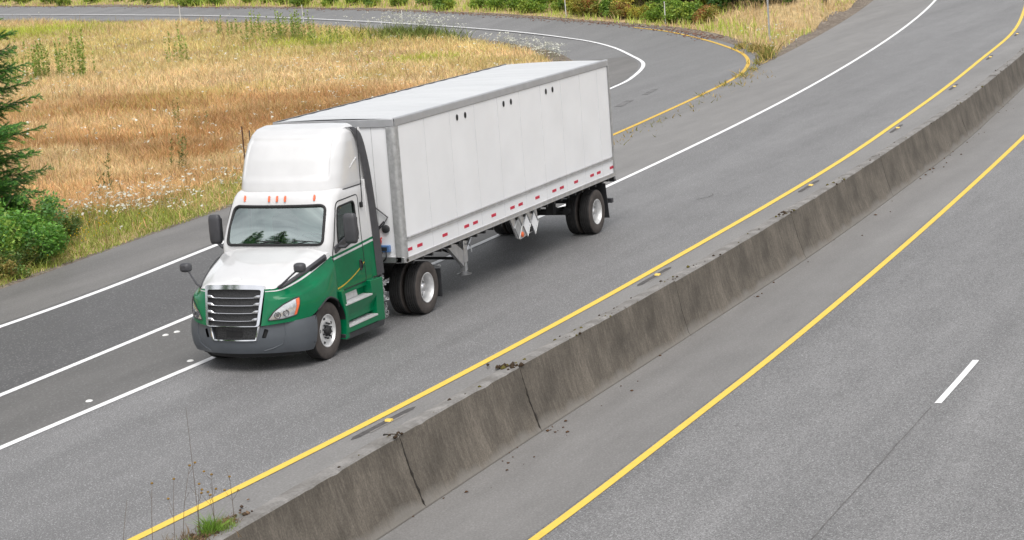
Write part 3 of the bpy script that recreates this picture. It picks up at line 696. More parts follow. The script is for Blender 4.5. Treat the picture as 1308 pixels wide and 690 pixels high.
# ---------------- under-carriage
b = MB()
for x in np.arange(-3.4, -14.1, -.42): b.box(x-.03, x+.03, -1.27, 1.27, 1.10, 1.19)
b.box(-14.1, -3.2, -1.27, 1.27, 1.188, 1.24)
tb(b, 'crossmembers', M['chassis'])
b = MB(); b.box(-4.2, -3.2, -.55, .55, 1.06, 1.12); tb(b, 'kingpin_plate', M['chassis'])
b = MB()
for s in (1, -1): b.box(-14.0, -10.4, s*.5-.05, s*.5+.05, .92, 1.10)
for x in (-10.6, -12.0, -13.7): b.box(x-.05, x+.05, -.52, .52, .94, 1.08)
tb(b, 'slider_frame', M['chassis'], bev=.01)
b = MB(); b.tube([(-13.07, -1.1, .515), (-13.07, 1.1, .515)], .075, 12); tb(b, 'axle', M['chassis'])
for s in (1, -1):
    b = MB(); b.tube([(-12.1, s*.5, .78), (-12.5, s*.5, .66), (-13.07, s*.5, .60), (-13.5, s*.5, .70)], [.06, .05, .06, .06], 8); b.box(-12.2, -12.02, s*.5-.09, s*.5+.09, .62, .98); tb(b, 'suspension_arm', M['chassis'])
    b = MB(); b.lathe([(0, -.11), (.085, -.11), (.095, -.02), (.095, .02), (.085, .11), (0, .11)], (-12.55, s*.72, .62), 16, axis='x'); tb(b, 'brake_chamber', M['chassis'], smooth=40)
    b = MB(); b.lathe([(0, -.13), (.13, -.13), (.15, 0), (.13, .13), (0, .13)], (-13.5, s*.5, .82), 16, axis='z'); tb(b, 'air_spring', M['black'], smooth=40)
    for yy, oo in ((1.125, True), (.785, False)):
        w = dual_wheel(s, TL, oo); w.location = (-13.07-TX, s*yy, .515)
    # mud flaps hung behind the wheels
    b = MB(); b.prism([(-13.72, 1.08), (-13.745, 1.08), (-13.88, .24), (-13.855, .24)], lambda p, q: (p, s*.65, q), lambda p, q: (p, s*1.24, q)); tb(b, 'mud_flap', M['dark'])
    # landing gear
    y = s*.93
    lg = MB(); lg.box(-6.40, -6.24, y-.075, y+.075, .58, 1.19); lgo = tb(lg, 'landing_gear', M['alu'], bev=.012)
    b = MB(); b.box(-6.375, -6.265, y-.055, y+.055, .40, .60); b.build('inner_leg', M['galv'], lgo, org=TO)
    b = MB(); b.lathe([(.15, .0), (.16, .012), (.10, .03), (.06, .06), (0, .08)], (-6.32, y, .325), 18, axis='z'); b.lathe([(.05, 0), (.05, .06)], (-6.32, y, .37), 10, axis='z'); b.build('foot', M['alu'], lgo, org=TO)
    b = MB(); b.prism([(-5.30, 1.19), (-5.62, 1.19), (-6.24, .84), (-6.24, .50)], lambda p, q: (p, y-.03, q), lambda p, q: (p, y+.05, q)); b.build('front_brace', M['alu'], lgo, org=TO)
    b = MB(); b.tube([(-6.40, y, .72), (-6.95, y, 1.19)], .028, 6); b.build('rear_brace', M['alu'], lgo, org=TO)
    b = MB(); b.box(-6.0, -5.62, y-.02, y+.03, 1.06, 1.19); b.build('mounting_plate', M['galv'], lgo, org=TO)
b = MB(); b.tube([(-6.32, -.9, .66), (-6.32, .9, .66)], .03, 8); b.tube([(-6.32, -.55, 1.15), (-6.32, .85, .72)], .028, 8); b.tube([(-6.32, .55, 1.15), (-6.32, -.85, .72)], .028, 8); tb(b, 'cross_brace', M['chassis'])
b = MB(); b.tube([(-6.32, .93, .95), (-6.32, 1.12, .95), (-6.26, 1.16, .80)], .014, 6); tb(b, 'crank_handle', M['galv'])
# placard board
y = 1.235
b = MB(); b.prism([(-8.12, 1.19), (-9.58, 1.19), (-9.62, .86), (-9.45, .72), (-8.60, .64), (-8.44, .70)], lambda p, q: (p, y-.04, q), lambda p, q: (p, y, q)); pl = tb(b, 'placard_board', M['alu'], bev=.006)
for i, cx in enumerate((-8.52, -8.98, -9.40)):
    b = MB(); w = .195; cz = .93-.02*i
    P = [Vector((cx+w*a, y+.010, cz+.26*c)) for a, c in ((0, 1), (1, 0), (0, -1), (-1, 0))]
    b.tube(P, .012, 5, closed=True); d = b.build('placard_frame', M['galv'], pl, org=TO)
    b = MB(); w2 = w*.86; b.prism([(0, .225), (w2, 0), (0, -.225), (-w2, 0)], lambda p, q: (cx+p, y+.003, cz+q), lambda p, q: (cx+p, y+.008, cz+q)); b.build('blank_placard', M['white_panel'] if i else M['galv'], d, org=TO)
b = MB(); b.lathe([(.062, 0), (.058, .02), (.03, .03), (0, .032)], (-8.72, y, .735), 14); b.build('side_marker', M['amber'], pl, org=TO)
b = MB(); b.box(-9.28, -9.12, y, y+.02, .72, .82); b.build('latch', M['black'], pl, org=TO)
# rear end
b = MB(); b.box(X1-.03, X1+.02, -HWT, HWT, 1.10, 1.30); tb(b, 'rear_sill', M['galv'], bev=.008)
b = MB()
for s in (1, -1): b.box(X1+.0, X1+.08, s*.95-.04, s*.95+.04, .62, 1.15)
b.box(X1-.02, X1+.09, -1.2, 1.2, .54, .65); b.tube([(X1+.55, .8, 1.12), (X1+.06, .95, .66)], .025, 6)
tb(b, 'underride_guard', M['trim'], bev=.008)
for s in (1, -1):
    b = MB(); b.box(X1-.10, X1+.02, s*1.20-.07, s*1.20+.07, 1.04, 1.36); tb(b, 'dock_bumper', M['trim'], bev=.01)
    b = MB(); b.tube([(X1-.035, s*.62, 1.25), (X1-.035, s*.62, 3.8)], .018, 6); tb(b, 'lock_rod', M['galv'])
b = MB(); b.box(X1-.022, X1+.02, -HWT+.1, HWT-.1, 1.30, 3.80); tb(b, 'rear_door', M['white_panel'], bev=.005)
# ================================================================== ROADS
M['seam'] = simple('seam', (.58,.585,.60), .5)
def shf(x): x = np.asarray(x, float); return -.00335*np.maximum(0, -15-x)**1.76
def near(x): x = np.asarray(x, float); return -.0045*np.maximum(0, x-2)**2
def knots(P):
    P = np.array(sorted(P), float); X, Y = P.T; S_ = np.gradient(Y, X)
    def f(x):
        x = np.asarray(x, float); i = np.clip(np.searchsorted(X, x)-1, 0, len(X)-2); h = X[i+1]-X[i]; t = np.clip((x-X[i])/h, -.5, 1.5)
        return Y[i]*(1+2*t)*(1-t)**2 + S_[i]*h*t*(1-t)**2 + Y[i+1]*t*t*(3-2*t) + S_[i+1]*h*t*t*(t-1)
    return f
yC = knots([(36,-1.9),(15,-1.27),(6,-1.23),(0,-1.2),(-13,-1.22),(-21.6,-1.42),(-29.9,-1.75),(-40.5,-2.36),(-57.3,-3.82),(-75,-5.87),(-93.9,-8.64),(-120,-13.6),(-150,-20.6)])
yY = knots([(36,2.0),(17,3.35),(10.3,3.8),(5.4,4.05),(0,4.2),(-5,4.26),(-10.9,4.23),(-18,4.14),(-25.6,3.91),(-33,3.5),(-42.5,2.9),(-54,1.98),(-66.7,.87),(-80.6,-1.1),(-100,-4.5),(-120,-9),(-150,-16.3)])
yWall = knots([(36,4.7),(17,4.97),(9.4,5.03),(4.9,5.0),(0.4,5.03),(-5,5.15),(-10,5.18),(-16,5.12),(-22,5.03),(-31,4.76),(-38.6,4.46),(-47,3.95),(-56,3.33),(-75,1.2),(-94,-1.6),(-120,-6.5),(-150,-13.5)])
yLow = knots([(36,5.1),(17,5.26),(6.5,5.32),(0,5.33),(-7,5.40),(-14,5.43),(-20,5.37),(-26,5.21),(-36,4.88),(-46.6,4.22),(-56,3.56),(-75,1.45),(-94,-1.35),(-120,-6.25),(-150,-13.25)])
def yY2(x): return 7.66 - .0059*np.maximum(0, -4-np.asarray(x, float))**1.477 - .004*np.maximum(0, np.asarray(x, float)-3)**2
def zLow(x): return np.full_like(np.asarray(x, float), -1.1)
XS = np.r_[np.arange(34, -60, -1.0), np.arange(-60, -150, -2.0)]
# ramp stations: inner shoulder edge, white edge line, outer yellow line, (z inner, z white, z outer)
ST = [((34,-9.2),(34,-7.0),(34,-3.0),0,0,0), ((15,-9.7),(15,-7.4),(15,-3.3),0,0,0), ((3,-10.0),(3,-7.65),(3,-3.62),0,0,0), ((-5,-10.5),(-5,-7.72),(-5,-3.95),0,0,0),
 ((-12,-11.1),(-12,-8.3),(-12,-4.35),0,0,0), ((-25,-12.1),(-25,-9.5),(-25,-5.12),0,0,0), ((-36,-13.1),(-36,-10.5),(-36.3,-5.85),0,0,0), ((-46.9,-14.4),(-47.4,-11.5),(-48.3,-6.9),0,0,0),
 ((-51.4,-15.3),(-52.2,-12.3),(-54.4,-8.0),0,0,0), ((-57.0,-16.9),(-58.1,-14.0),(-60.3,-9.9),0,0,0), ((-61.3,-18.8),(-62.9,-16.4),(-65.6,-12.5),.02,.03,.03), ((-66.0,-21.6),(-68,-19.4),(-70.9,-15.8),.08,.10,.12),
 ((-69.7,-24.9),(-71.8,-22.7),(-75.5,-19.7),.20,.25,.30), ((-73.0,-29.9),(-75.3,-28.4),(-79.4,-26.3),.57,.65,.68), ((-76.6,-37.7),(-78.3,-36.7),(-82.4,-34.6),1.11,1.20,1.25), ((-85.4,-52.6),(-87.5,-51.4),(-91.5,-49.1),1.40,1.50,1.52),
 ((-92.3,-67.2),(-94.8,-65.9),(-98.9,-63.8),1.56,1.70,1.76), ((-100.3,-83.9),(-102.9,-82.6),(-107.0,-80.6),1.70,1.85,2.0), ((-110.8,-104.6),(-113.3,-103.3),(-117.4,-101.3),1.78,1.90,2.1), ((-121,-125.5),(-123.5,-124.2),(-127.6,-122.2),1.85,2.0,2.2)]
NS = 230
rN = catmull([(*a, z) for a, _, _, z, _, _ in ST], NS); rW = catmull([(*w, z) for _, w, _, _, z, _ in ST], NS); rY = catmull([(*y, z) for _, _, y, _, _, z in ST], NS)
dY = rY-rW; dY[:, 2] *= .3; rF = rY + dY/np.linalg.norm(dY[:, :2], axis=1)[:, None]*.55
RAMP_PTS = []
# terrain height: thin-plate spline through survey points
P3 = []
for i in range(0, NS, 7):
    P3.append((rN[i,0], rN[i,1], rN[i,2]-.03)); P3.append((rF[i,0], rF[i,1], rF[i,2]-.03))
for i in range(110, NS, 12):           # bank climbing beyond the ramp
    d = (rF[i]-rN[i]); d = d[:2]/np.linalg.norm(d[:2])
    for dist, up in ((3, .12), (9, 1.3), (22, 4.0), (45, 8.5)):
        q = rF[i, :2] + d*dist
        if q[0] < -64 - (q[1]+18)*-.0 : P3.append((q[0], q[1], rF[i,2]+up))
for x in np.arange(30, -150, -15): P3.append((x, float(yC(x))-4.0 if x < -38 else 0, -.05)); P3.append((x, float(yC(x))+6, -.05)); P3.append((x, 40, -.05))
P3 += [(-20,-24,.15), (-40,-28,.25), (-55,-36,.55), (-30,-45,.55), (-60,-55,.95), (-30,-70,1.0), (-10,-40,.4), (0,-20,.1), (10,-30,.3), (-70,-80,1.3), (25,-20,.1), (30,-60,.8), (0,-90,1.2), (-75,-14.2,.25), (-85,-15.5,.5), (-95,-18,.9), (-110,-22,1.5), (-140,-30,2.5), (-100,-140,1.9), (-40,-130,1.6), (40,-120,1.5)]
P3 = np.array(P3)
key = {}
for p in P3: key[(round(p[0]/1.2), round(p[1]/1.2))] = p
P3 = np.array(list(key.values()))
def U_(r2): return r2*np.log(np.maximum(r2, 1e-9))*.5
S_ = 50.0
A2 = P3[:, :2]/S_; K = U_(((A2[:, None]-A2[None])**2).sum(-1)) + np.eye(len(A2))*2e-4
Q = np.c_[np.ones(len(A2)), A2]; MM = np.block([[K, Q], [Q.T, np.zeros((3, 3))]])
WT = np.linalg.solve(MM, np.r_[P3[:, 2], 0, 0, 0])
def tps(xy):
    out = []
    for c in np.array_split(np.asarray(xy, float)/S_, max(1, len(xy)//4000)):
        out.append(U_(((c[:, None]-A2[None])**2).sum(-1)) @ WT[:-3] + np.c_[np.ones(len(c)), c] @ WT[-3:])
    return np.concatenate(out)
RP = np.concatenate([rN+(rF-rN)*t for t in np.linspace(0, 1, 7)])      # points over the ramp pavement
def ramp_near(xy):
    """distance to ramp pavement and its height"""
    D = []; Z = []
    for c in np.array_split(xy, max(1, len(xy)//3000)):
        d = ((c[:, None]-RP[None, :, :2])**2).sum(-1); k = d.argmin(1); D.append(np.sqrt(d[np.arange(len(c)), k])); Z.append(RP[k, 2])
    return np.concatenate(D), np.concatenate(Z)
RPOLY = [tuple(p[:2]) for p in rN] + [tuple(p[:2]) for p in rF[::-1]]
MPOLY = [(x, float(yC(x))-4.05) for x in XS] + [(x, float(yWall(x))-.15) for x in XS[::-1]]
def height(xy):
    xy = np.asarray(xy, float)
    z = tps(xy)
    far = np.clip((np.hypot(xy[:, 0]+50, xy[:, 1]+30)-150)/100, 0, 1); z = z*(1-far)+4*far
    d, zr = ramp_near(xy)
    inr = inpoly(xy, RPOLY); inm = inpoly(xy, MPOLY)
    k = np.clip(1-d/1.5, 0, 1); k[inr] = 1
    z = z*(1-k) + (zr-.035)*k
    z[inr] = np.minimum(z[inr], zr[inr]-.10)
    dm = (yC(xy[:, 0])-4.0)-xy[:, 1]; kk = np.clip(1-dm/3.2, 0, 1)*np.clip((-38-xy[:, 0])/6, 0, 1); kk = kk*kk*(3-2*kk); z = z*(1-kk)+np.minimum(z, -.05)*kk
    m = inm; z[m] = -.12
    r = xy[:, 1] > yWall(xy[:, 0])-.5
    z[r] = -1.35
    return z
# one ground sheet: fine near, coarse towards the horizon
gx = np.unique(np.r_[np.linspace(-900, -170, 20), np.arange(-170, 40, 1.0), np.linspace(40, 500, 14)])
gy = np.unique(np.r_[np.linspace(-900, -150, 16), np.arange(-150, 8, 1.0), np.linspace(8, 400, 12)])
GX, GY = np.meshgrid(gx, gy); GXY = np.c_[GX.ravel(), GY.ravel()]
HZ = height(GXY)
nb = 0.05*np.sin(GXY[:, 0]*.9+np.sin(GXY[:, 1]*.7))*np.sin(GXY[:, 1]*.83+1.3)
dR, _ = ramp_near(GXY); free = (~inpoly(GXY, RPOLY)) & (~inpoly(GXY, MPOLY)) & (GXY[:, 1] < yWall(GXY[:, 0])-.5) & (dR > 2)
HZ = HZ + nb*free
HG = HZ.reshape(GX.shape)
def hgt(x, y):
    x = np.asarray(x, float); y = np.asarray(y, float)
    i = np.clip(np.searchsorted(gx, x)-1, 0, len(gx)-2); j = np.clip(np.searchsorted(gy, y)-1, 0, len(gy)-2)
    a = (x-gx[i])/(gx[i+1]-gx[i]); b = (y-gy[j])/(gy[j+1]-gy[j])
    return HG[j, i]*(1-a)*(1-b)+HG[j, i+1]*a*(1-b)+HG[j+1, i]*(1-a)*b+HG[j+1, i+1]*a*b
b = MB(); b.v = np.c_[GXY, HZ].tolist(); w = len(gx)
b.f = [(j*w+i, j*w+i+1, (j+1)*w+i+1, (j+1)*w+i) for j in range(len(gy)-1) for i in range(w-1)]; b.m = [0]*len(b.f)
m, nt, bs = newmat('dry_soil'); v = coords(nt)
n1 = noise(nt, v, .18, 5); n2 = noise(nt, v, 3.5, 4)
r1 = ramp(nt, n1, [(.32, (.34,.22,.11)), (.5, (.44,.32,.16)), (.68, (.38,.31,.13))]); r2 = ramp(nt, n2, [(.3, (.65,)*3), (.7, (1.2,)*3)])
nt.links.new(mixc(nt, 1, r1.outputs[0], r2.outputs[0], 'MULTIPLY'), bs.inputs['Base Color']); bs.inputs['Roughness'].default_value = .95
M['soil'] = m
tag(b.build('ground', M['soil'], smooth=80, fixn=False), kind='structure')

AS = dict(main=asphalt('asphalt_lane', .172, (1,.985,.99), .46, .15, 44, .46), smooth_=asphalt('asphalt_shoulder', .196, (1,.965,.935), .12, .13, 30, .15),
          ramp_=asphalt('asphalt_ramp', .172, (1,.985,.985), .3, .10, 34, .22))
def ribbon(name, L, Rr, mat, skirt=0, kind='structure'):
    """L, Rr arrays (n,3): left/right edges"""
    L = np.asarray(L); Rr = np.asarray(Rr); k = 7
    G = [[tuple(l+(r-l)*t) for t in np.linspace(0, 1, k)] for l, r in zip(L, Rr)]
    if skirt: G = [[(g[0][0], g[0][1], g[0][2]-skirt)] + g + [(g[-1][0], g[-1][1], g[-1][2]-skirt)] for g in G]
    b = MB(); b.grid(G); o = b.build(name, mat, smooth=30, fixn=False); tag(o, kind=kind); return o
def line3(xs, f, z, off=0): return np.c_[xs, f(xs)+off, np.full(len(xs), z)]
ribbon('main_road', line3(XS, lambda x: yC(x)-4.0, 0), line3(XS, lambda x: yWall(x)-.28, 0), AS['main'], .2)
ribbon('ramp_road', rN-[0,0,.004], rF-[0,0,.004], AS['ramp_'], .2)
# smoother, browner shoulders and gore laid over the lanes
xs = XS[XS > -125]
ribbon('median_shoulder', line3(xs, yY, .004, .10), line3(xs, yWall, .004, -.28), AS['smooth_'])
def yB(x):
    q = rY[np.argsort(rY[:, 0])]; return np.interp(x, q[:, 0], q[:, 1])
xg = XS[(XS > -46)]
xg2 = XS[(XS <= -45) & (XS > -125)]
ribbon('right_shoulder', line3(xg2, lambda x: yC(x)-3.98, .004), line3(xg2, yC, .004, -.10), AS['smooth_'])
ks = slice(0, 120)
ribbon('ramp_shoulder', (rN+(rW-rN)*.01)[ks]+[0,0,.003], (rN+(rW-rN)*.93)[ks]+[0,0,.003], asphalt('asphalt_old_shoulder', .150, (1,.955,.92), .12, .15, 30, .16))
AS['dark'] = asphalt('asphalt_old_lane', .090, (1,.98,.985), .25, .12, 30, .24)
xm = XS[XS > -20]
def yA(x):
    q = rW[np.argsort(rW[:, 0])]; return np.interp(x, q[:, 0], q[:, 1])
ribbon('merge_lane', np.c_[xm, yA(xm)+.08, np.full(len(xm), .004)], np.c_[xm, yB(xm)-.08, np.full(len(xm), .004)], AS['dark'])
AS['gore'] = asphalt('asphalt_gore', .120, (1,.965,.93), .15, .16, 30, .16)
xg1 = xg[xg > -18.5]; xg3 = xg[xg < -16.5]
ribbon('gore_pavement', np.c_[xg1, np.maximum(yB(xg1)+.1, yC(xg1)-4.0), np.full(len(xg1), .004)], line3(xg1, yC, .004, -.10), AS['gore'])
ribbon('gore_pavement', np.c_[xg3, np.maximum(yB(xg3)+.1, yC(xg3)-4.0), np.full(len(xg3), .002)], line3(xg3, yC, .002, -.10), AS['smooth_'])
# lower carriageway
xl = XS
ribbon('lower_road', line3(xl, yLow, -1.1, -.05), line3(xl, lambda x: yY2(x)+22, -1.1), asphalt('asphalt_lower', .175, (1,.985,.985), .46, .15, 44, .46), .1)
ribbon('lower_shoulder', line3(xs, yLow, -1.096, .02), line3(xs, yY2, -1.096, -.12), AS['smooth_'])
# ------------------------------------------------------------------ painted lines
def paintmat(name, col, wear=.5):
    m, nt, b = newmat(name); v = coords(nt); n = noise(nt, v, 7, 5, .65); n2 = noise(nt, v, 40, 2)
    r = ramp(nt, n, [(.25, tuple(c*.86 for c in col)), (.5, col)]); c = mixc(nt, math_(nt, 'MULTIPLY', math_(nt, 'GREATER_THAN', n2, .68), wear*.6), r.outputs[0], (.25,.24,.23))
    nt.links.new(c, b.inputs['Base Color']); b.inputs['Roughness'].default_value = .7; return m
M['lw'] = paintmat('white_line_paint', (.78,.78,.78)); M['ly'] = paintmat('yellow_line_paint', (.72,.50,.075)); M['ly2'] = paintmat('worn_yellow_paint', (.62,.40,.06), .9)
def strip(name, pts, w, mat, z=.009):
    pts = np.asarray(pts, float); T = np.gradient(pts[:, :2], axis=0); T /= np.linalg.norm(T, axis=1)[:, None]; Nn = np.c_[-T[:, 1], T[:, 0], np.zeros(len(T))]
    up = np.array([0, 0, z]); b = MB(); b.grid(np.stack([pts-Nn*w/2+up, pts+Nn*w/2+up], 1).tolist()); o = b.build(name, mat, fixn=False); tag(o, kind='structure'); return o
strip('edge_line', line3(xs, yC, 0), .155, M['lw'])
strip('edge_line', line3(xs, yY, 0), .155, M['ly'])
strip('edge_line', line3(xs, yY2, -1.1), .15, M['ly'])
strip('edge_line', rW[:NS-2], .17, M['lw'])
iy = int(np.argmin(abs(rY[:, 0]+22)))
strip('edge_line', rY[:iy], .155, M['lw'])
iy2 = int(np.argmin(abs(rY[:, 0]+77) + (rY[:, 1] > -19)*50))
strip('edge_line', rY[iy:iy2], .17, M['ly2'])
for x0, x1 in ((-2.25, -5.5), (9.6, 6.4), (-14.4, -17.6), (-26.6, -29.8), (-38.8, -42)):
    xx = np.linspace(x0, x1, 8); strip('lane_dash', np.c_[xx, yY2(xx)+3.87, np.full(8, -1.1)], .12, M['lw'])
# sealed crack along the lane joint of the lower road
xx = np.linspace(12, -2, 120); jit = np.convolve(rng.normal(0, .012, 120), np.ones(5)/5, 'same')
M['seal'] = simple('crack_sealant', (.12,.115,.112), .8, var=.3)
strip('road_crack', np.c_[xx, 11.47+jit, np.full(120, -1.1)], .022, M['seal'], .005)
for pts in ([(-6, 6.4), (-6.5, 6.2)], ): pass
for P in ([(-1.8,-6.3),(-2.3,-6.55),(-3.2,-6.5)], [(-18,2.0),(-18.5,2.2),(-19,2.1)]):
    q = catmull([(*p, 0) for p in P], 14); q[:, :2] += rng.normal(0, .03, (14, 2)); strip('road_crack', q, .03, M['seal'], .005)
# skid / oil streaks on the ramp and shoulder (rubber marks)
M['rubber'] = simple('rubber_mark', (.15,.147,.147), .85, var=.3, vs=3)
for P, w in (([(-40.5,-8.6),(-41.5,-8.75),(-42.6,-8.9)], .30), ([(-44.5,-9.0),(-45.5,-9.15),(-46.6,-9.3)], .22)):
    strip('skid_mark', catmull([(*p, 0) for p in P], 10), w, M['rubber'], .006)
# gravel verge along ramp and shoulder edges
m, nt, bs = newmat('gravel'); v = coords(nt); vo = N(nt, 'ShaderNodeTexVoronoi', i_Scale=16); nt.links.new(v, vo.inputs['Vector'])
sc_ = N(nt, 'ShaderNodeSeparateColor'); nt.links.new(vo.outputs['Color'], sc_.inputs[0]); n1 = noise(nt, v, 1.2, 4)
r = ramp(nt, sc_.outputs[0], [(0, (.09,.075,.065)), (.5, (.17,.145,.125)), (1, (.28,.25,.225))]); r2 = ramp(nt, n1, [(.35, (.75,.68,.6)), (.65, (1.15,1.1,1.0))])
nt.links.new(mixc(nt, 1, r.outputs[0], r2.outputs[0], 'MULTIPLY'), bs.inputs['Base Color']); bs.inputs['Roughness'].default_value = .95; bump(nt, bs, vo.outputs['Distance'], .6, .03)
M['gravel'] = m
def verge(name, edge, inn, w0, z0=.0, i0=0, i1=None):
    E_ = edge[i0:i1]; I_ = inn[i0:i1]; d = E_-I_; d[:, 2] = 0; d /= np.linalg.norm(d, axis=1)[:, None]
    ww = w0*(.75+.5*np.convolve(rng.random(len(E_)+8), np.ones(9)/9, 'valid')[:len(E_)])
    O_ = E_ + d*ww[:, None]; O_[:, 2] = hgt(O_[:, 0], O_[:, 1])+.012
    S_ = E_ - d*.05; S_[:, 2] += .004
    Mid = (E_*.5+O_*.5); Mid[:, 2] = np.maximum(Mid[:, 2], hgt(Mid[:, 0], Mid[:, 1])+.02)
    b = MB(); b.grid(np.stack([S_, Mid, O_], 1).tolist()); tag(b.build(name, M['gravel'], fixn=False), kind='structure')
verge('gravel_verge', rN, rW, 1.0, i0=100)
verge('gravel_verge', rN, rW, .35, i0=0, i1=100)
verge('gravel_verge', rF, rW, .9, i0=88)
# gravel wedge where ramp and main road part
xw = np.arange(-56, -124, -1.0); inner = np.c_[xw, yC(xw)-3.95, np.full(len(xw), .006)]
outw = np.c_[xw, yC(xw)-3.95-np.clip((-56-xw)*.10, .05, .9), np.zeros(len(xw))]; outw[:, 2] = np.maximum(hgt(outw[:, 0], outw[:, 1]), -.02)+.02
b = MB(); b.grid(np.stack([inner, inner*.5+outw*.5, outw], 1).tolist()); tag(b.build('gravel_verge', M['gravel'], fixn=False), kind='structure')

# ------------------------------------------------------------------ median wall sections
m, nt, bs = newmat('stained_concrete'); v = coords(nt, (1, 1, 1), 'Object')
st = noise(nt, coords(nt, (4.2, .3, .7)), 2.6, 8, .74); bl = noise(nt, coords(nt, (1, .4, 1)), 1.1, 6); fn = noise(nt, coords(nt, (1.5, .3, .40)), 20, 4, .7)
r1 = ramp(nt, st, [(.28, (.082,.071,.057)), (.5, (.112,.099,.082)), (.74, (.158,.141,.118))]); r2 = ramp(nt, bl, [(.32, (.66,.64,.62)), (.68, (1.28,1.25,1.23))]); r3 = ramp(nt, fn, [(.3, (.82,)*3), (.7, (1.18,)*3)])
fi = noise(nt, v, 34, 3, .7); r4 = ramp(nt, fi, [(.3, (.74,)*3), (.7, (1.28,)*3)])
cc_ = mixc(nt, 1, mixc(nt, 1, mixc(nt, 1, r1.outputs[0], r2.outputs[0], 'MULTIPLY'), r3.outputs[0], 'MULTIPLY'), r4.outputs[0], 'MULTIPLY')
sz_ = N(nt, 'ShaderNodeSeparateXYZ'); nt.links.new(v, sz_.inputs[0]); lime = ramp(nt, math_(nt, 'ADD', sz_.outputs[2], math_(nt, 'MULTIPLY_ADD', bl, .5, -.25)), [(.06, (.55,)*3), (.20, (0,)*3)])   # lime bloom along the foot
cc_ = mixc(nt, lime.outputs[0], cc_, (.24,.225,.205))
nt.links.new(cc_, bs.inputs['Base Color']); bs.inputs['Roughness'].default_value = .9; bump(nt, bs, fi, .35, .01)
M['conc'] = m
m, nt, bs = newmat('concrete_cap'); v = coords(nt); n1 = noise(nt, v, 2.2, 5); n2 = noise(nt, v, 24, 3)
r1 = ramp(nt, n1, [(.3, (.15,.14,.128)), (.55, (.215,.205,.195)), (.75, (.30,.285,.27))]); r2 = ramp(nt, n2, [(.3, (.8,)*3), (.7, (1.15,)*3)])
nt.links.new(mixc(nt, 1, r1.outputs[0], r2.outputs[0], 'MULTIPLY'), bs.inputs['Base Color']); bs.inputs['Roughness'].default_value = .9; bump(nt, bs, n2, .4, .012)
M['cap'] = m
JT = [17, 4.95, .42, -7.2, -15.7, -25.2, -37.6, -46.9, -58, -69, -80, -91]
WL = ['nearest wall section, with weeds growing behind its near end', 'short stained wall section between the two wide dark joints', 'wall section whose near joint has a mossy brown chunk on top', 'wall section with a light scuff low on the face by its joint',
      'wall section beside the middle yellow lane reflector', 'gently curving wall section past the middle reflector', 'curved wall section next to the second farthest reflector in view', 'wall section at the right picture edge, beyond a clear dark joint', '', '', '']
WL = {i: s for i, s in enumerate(WL)}
for i in range(len(JT)-1):
    xa, xb = JT[i]-.012, JT[i+1]+.012
    if i > 7 and i > 8: pass
    xx = np.linspace(xa, xb, max(10, int((xa-xb)/.18))); o3 = (xa, float(yWall(xa)), -1.1)
    q = np.random.default_rng(50+i); e = np.convolve(q.normal(0, .004, len(xx)+6), np.ones(3)/3, 'same')[3:-3]; chip = (q.random(len(xx)) < .10)*q.random(len(xx))*.022
    yw = yWall(xx); yl = yLow(xx)
    rise = .035 + .012*(i % 3)
    top = []
    for k, x in enumerate(xx):
        ze = rise - chip[k] + e[k]*.5
        top.append([(x, yw[k]-.285, -.25), (x, yw[k]-.28+e[k], rise*.45+e[k]*.6), (x, yw[k]-.14, rise+e[k]*.3), (x, yw[k]-.02-chip[k]*.5, ze), (x, yw[k]+.004, ze-.025), (x, yw[k]+(yl[k]-yw[k])*.45+.0, -.55), (x, yl[k]-.004, -1.02), (x, yl[k]+.03, -1.07), (x, yl[k]+.035, -1.2)])
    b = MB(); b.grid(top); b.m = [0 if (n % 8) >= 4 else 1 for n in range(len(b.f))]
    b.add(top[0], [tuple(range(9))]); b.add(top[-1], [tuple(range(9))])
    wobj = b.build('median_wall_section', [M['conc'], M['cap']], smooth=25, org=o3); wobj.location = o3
    wobj.data.update()
    tag(wobj, WL.get(i) or 'far wall section beyond the right picture edge', 'median wall', 'concrete wall sections between the carriageways')
# dark packed joint filler
M['filler'] = simple('joint_filler', (.022,.018,.014), .95, var=.4, vs=12)
for xj in JT[1:-1]:
    yw, yl = float(yWall(xj)), float(yLow(xj)); big = xj in (4.95, .42); b = MB(); w = .028 if big else .012
    P = [(yw-.25, .02), (yw-.02, .015), (yw+(yl-yw)*.45, -.55), (yl, -1.05)]
    q = np.random.default_rng(int(abs(xj)*10)); zz = np.linspace(0, 3, 26); PP = [np.array([np.interp(t, range(4), [p[0] for p in P]), np.interp(t, range(4), [p[1] for p in P])]) for t in zz]
    b.tube([(xj+q.normal(0, .006), p[0]-.006, p[1]-.008) for p in PP], [w*(.6+.7*q.random()) for _ in PP], 6)
    tag(b.build('joint_filler', M['filler'], fixn=False), kind='structure')
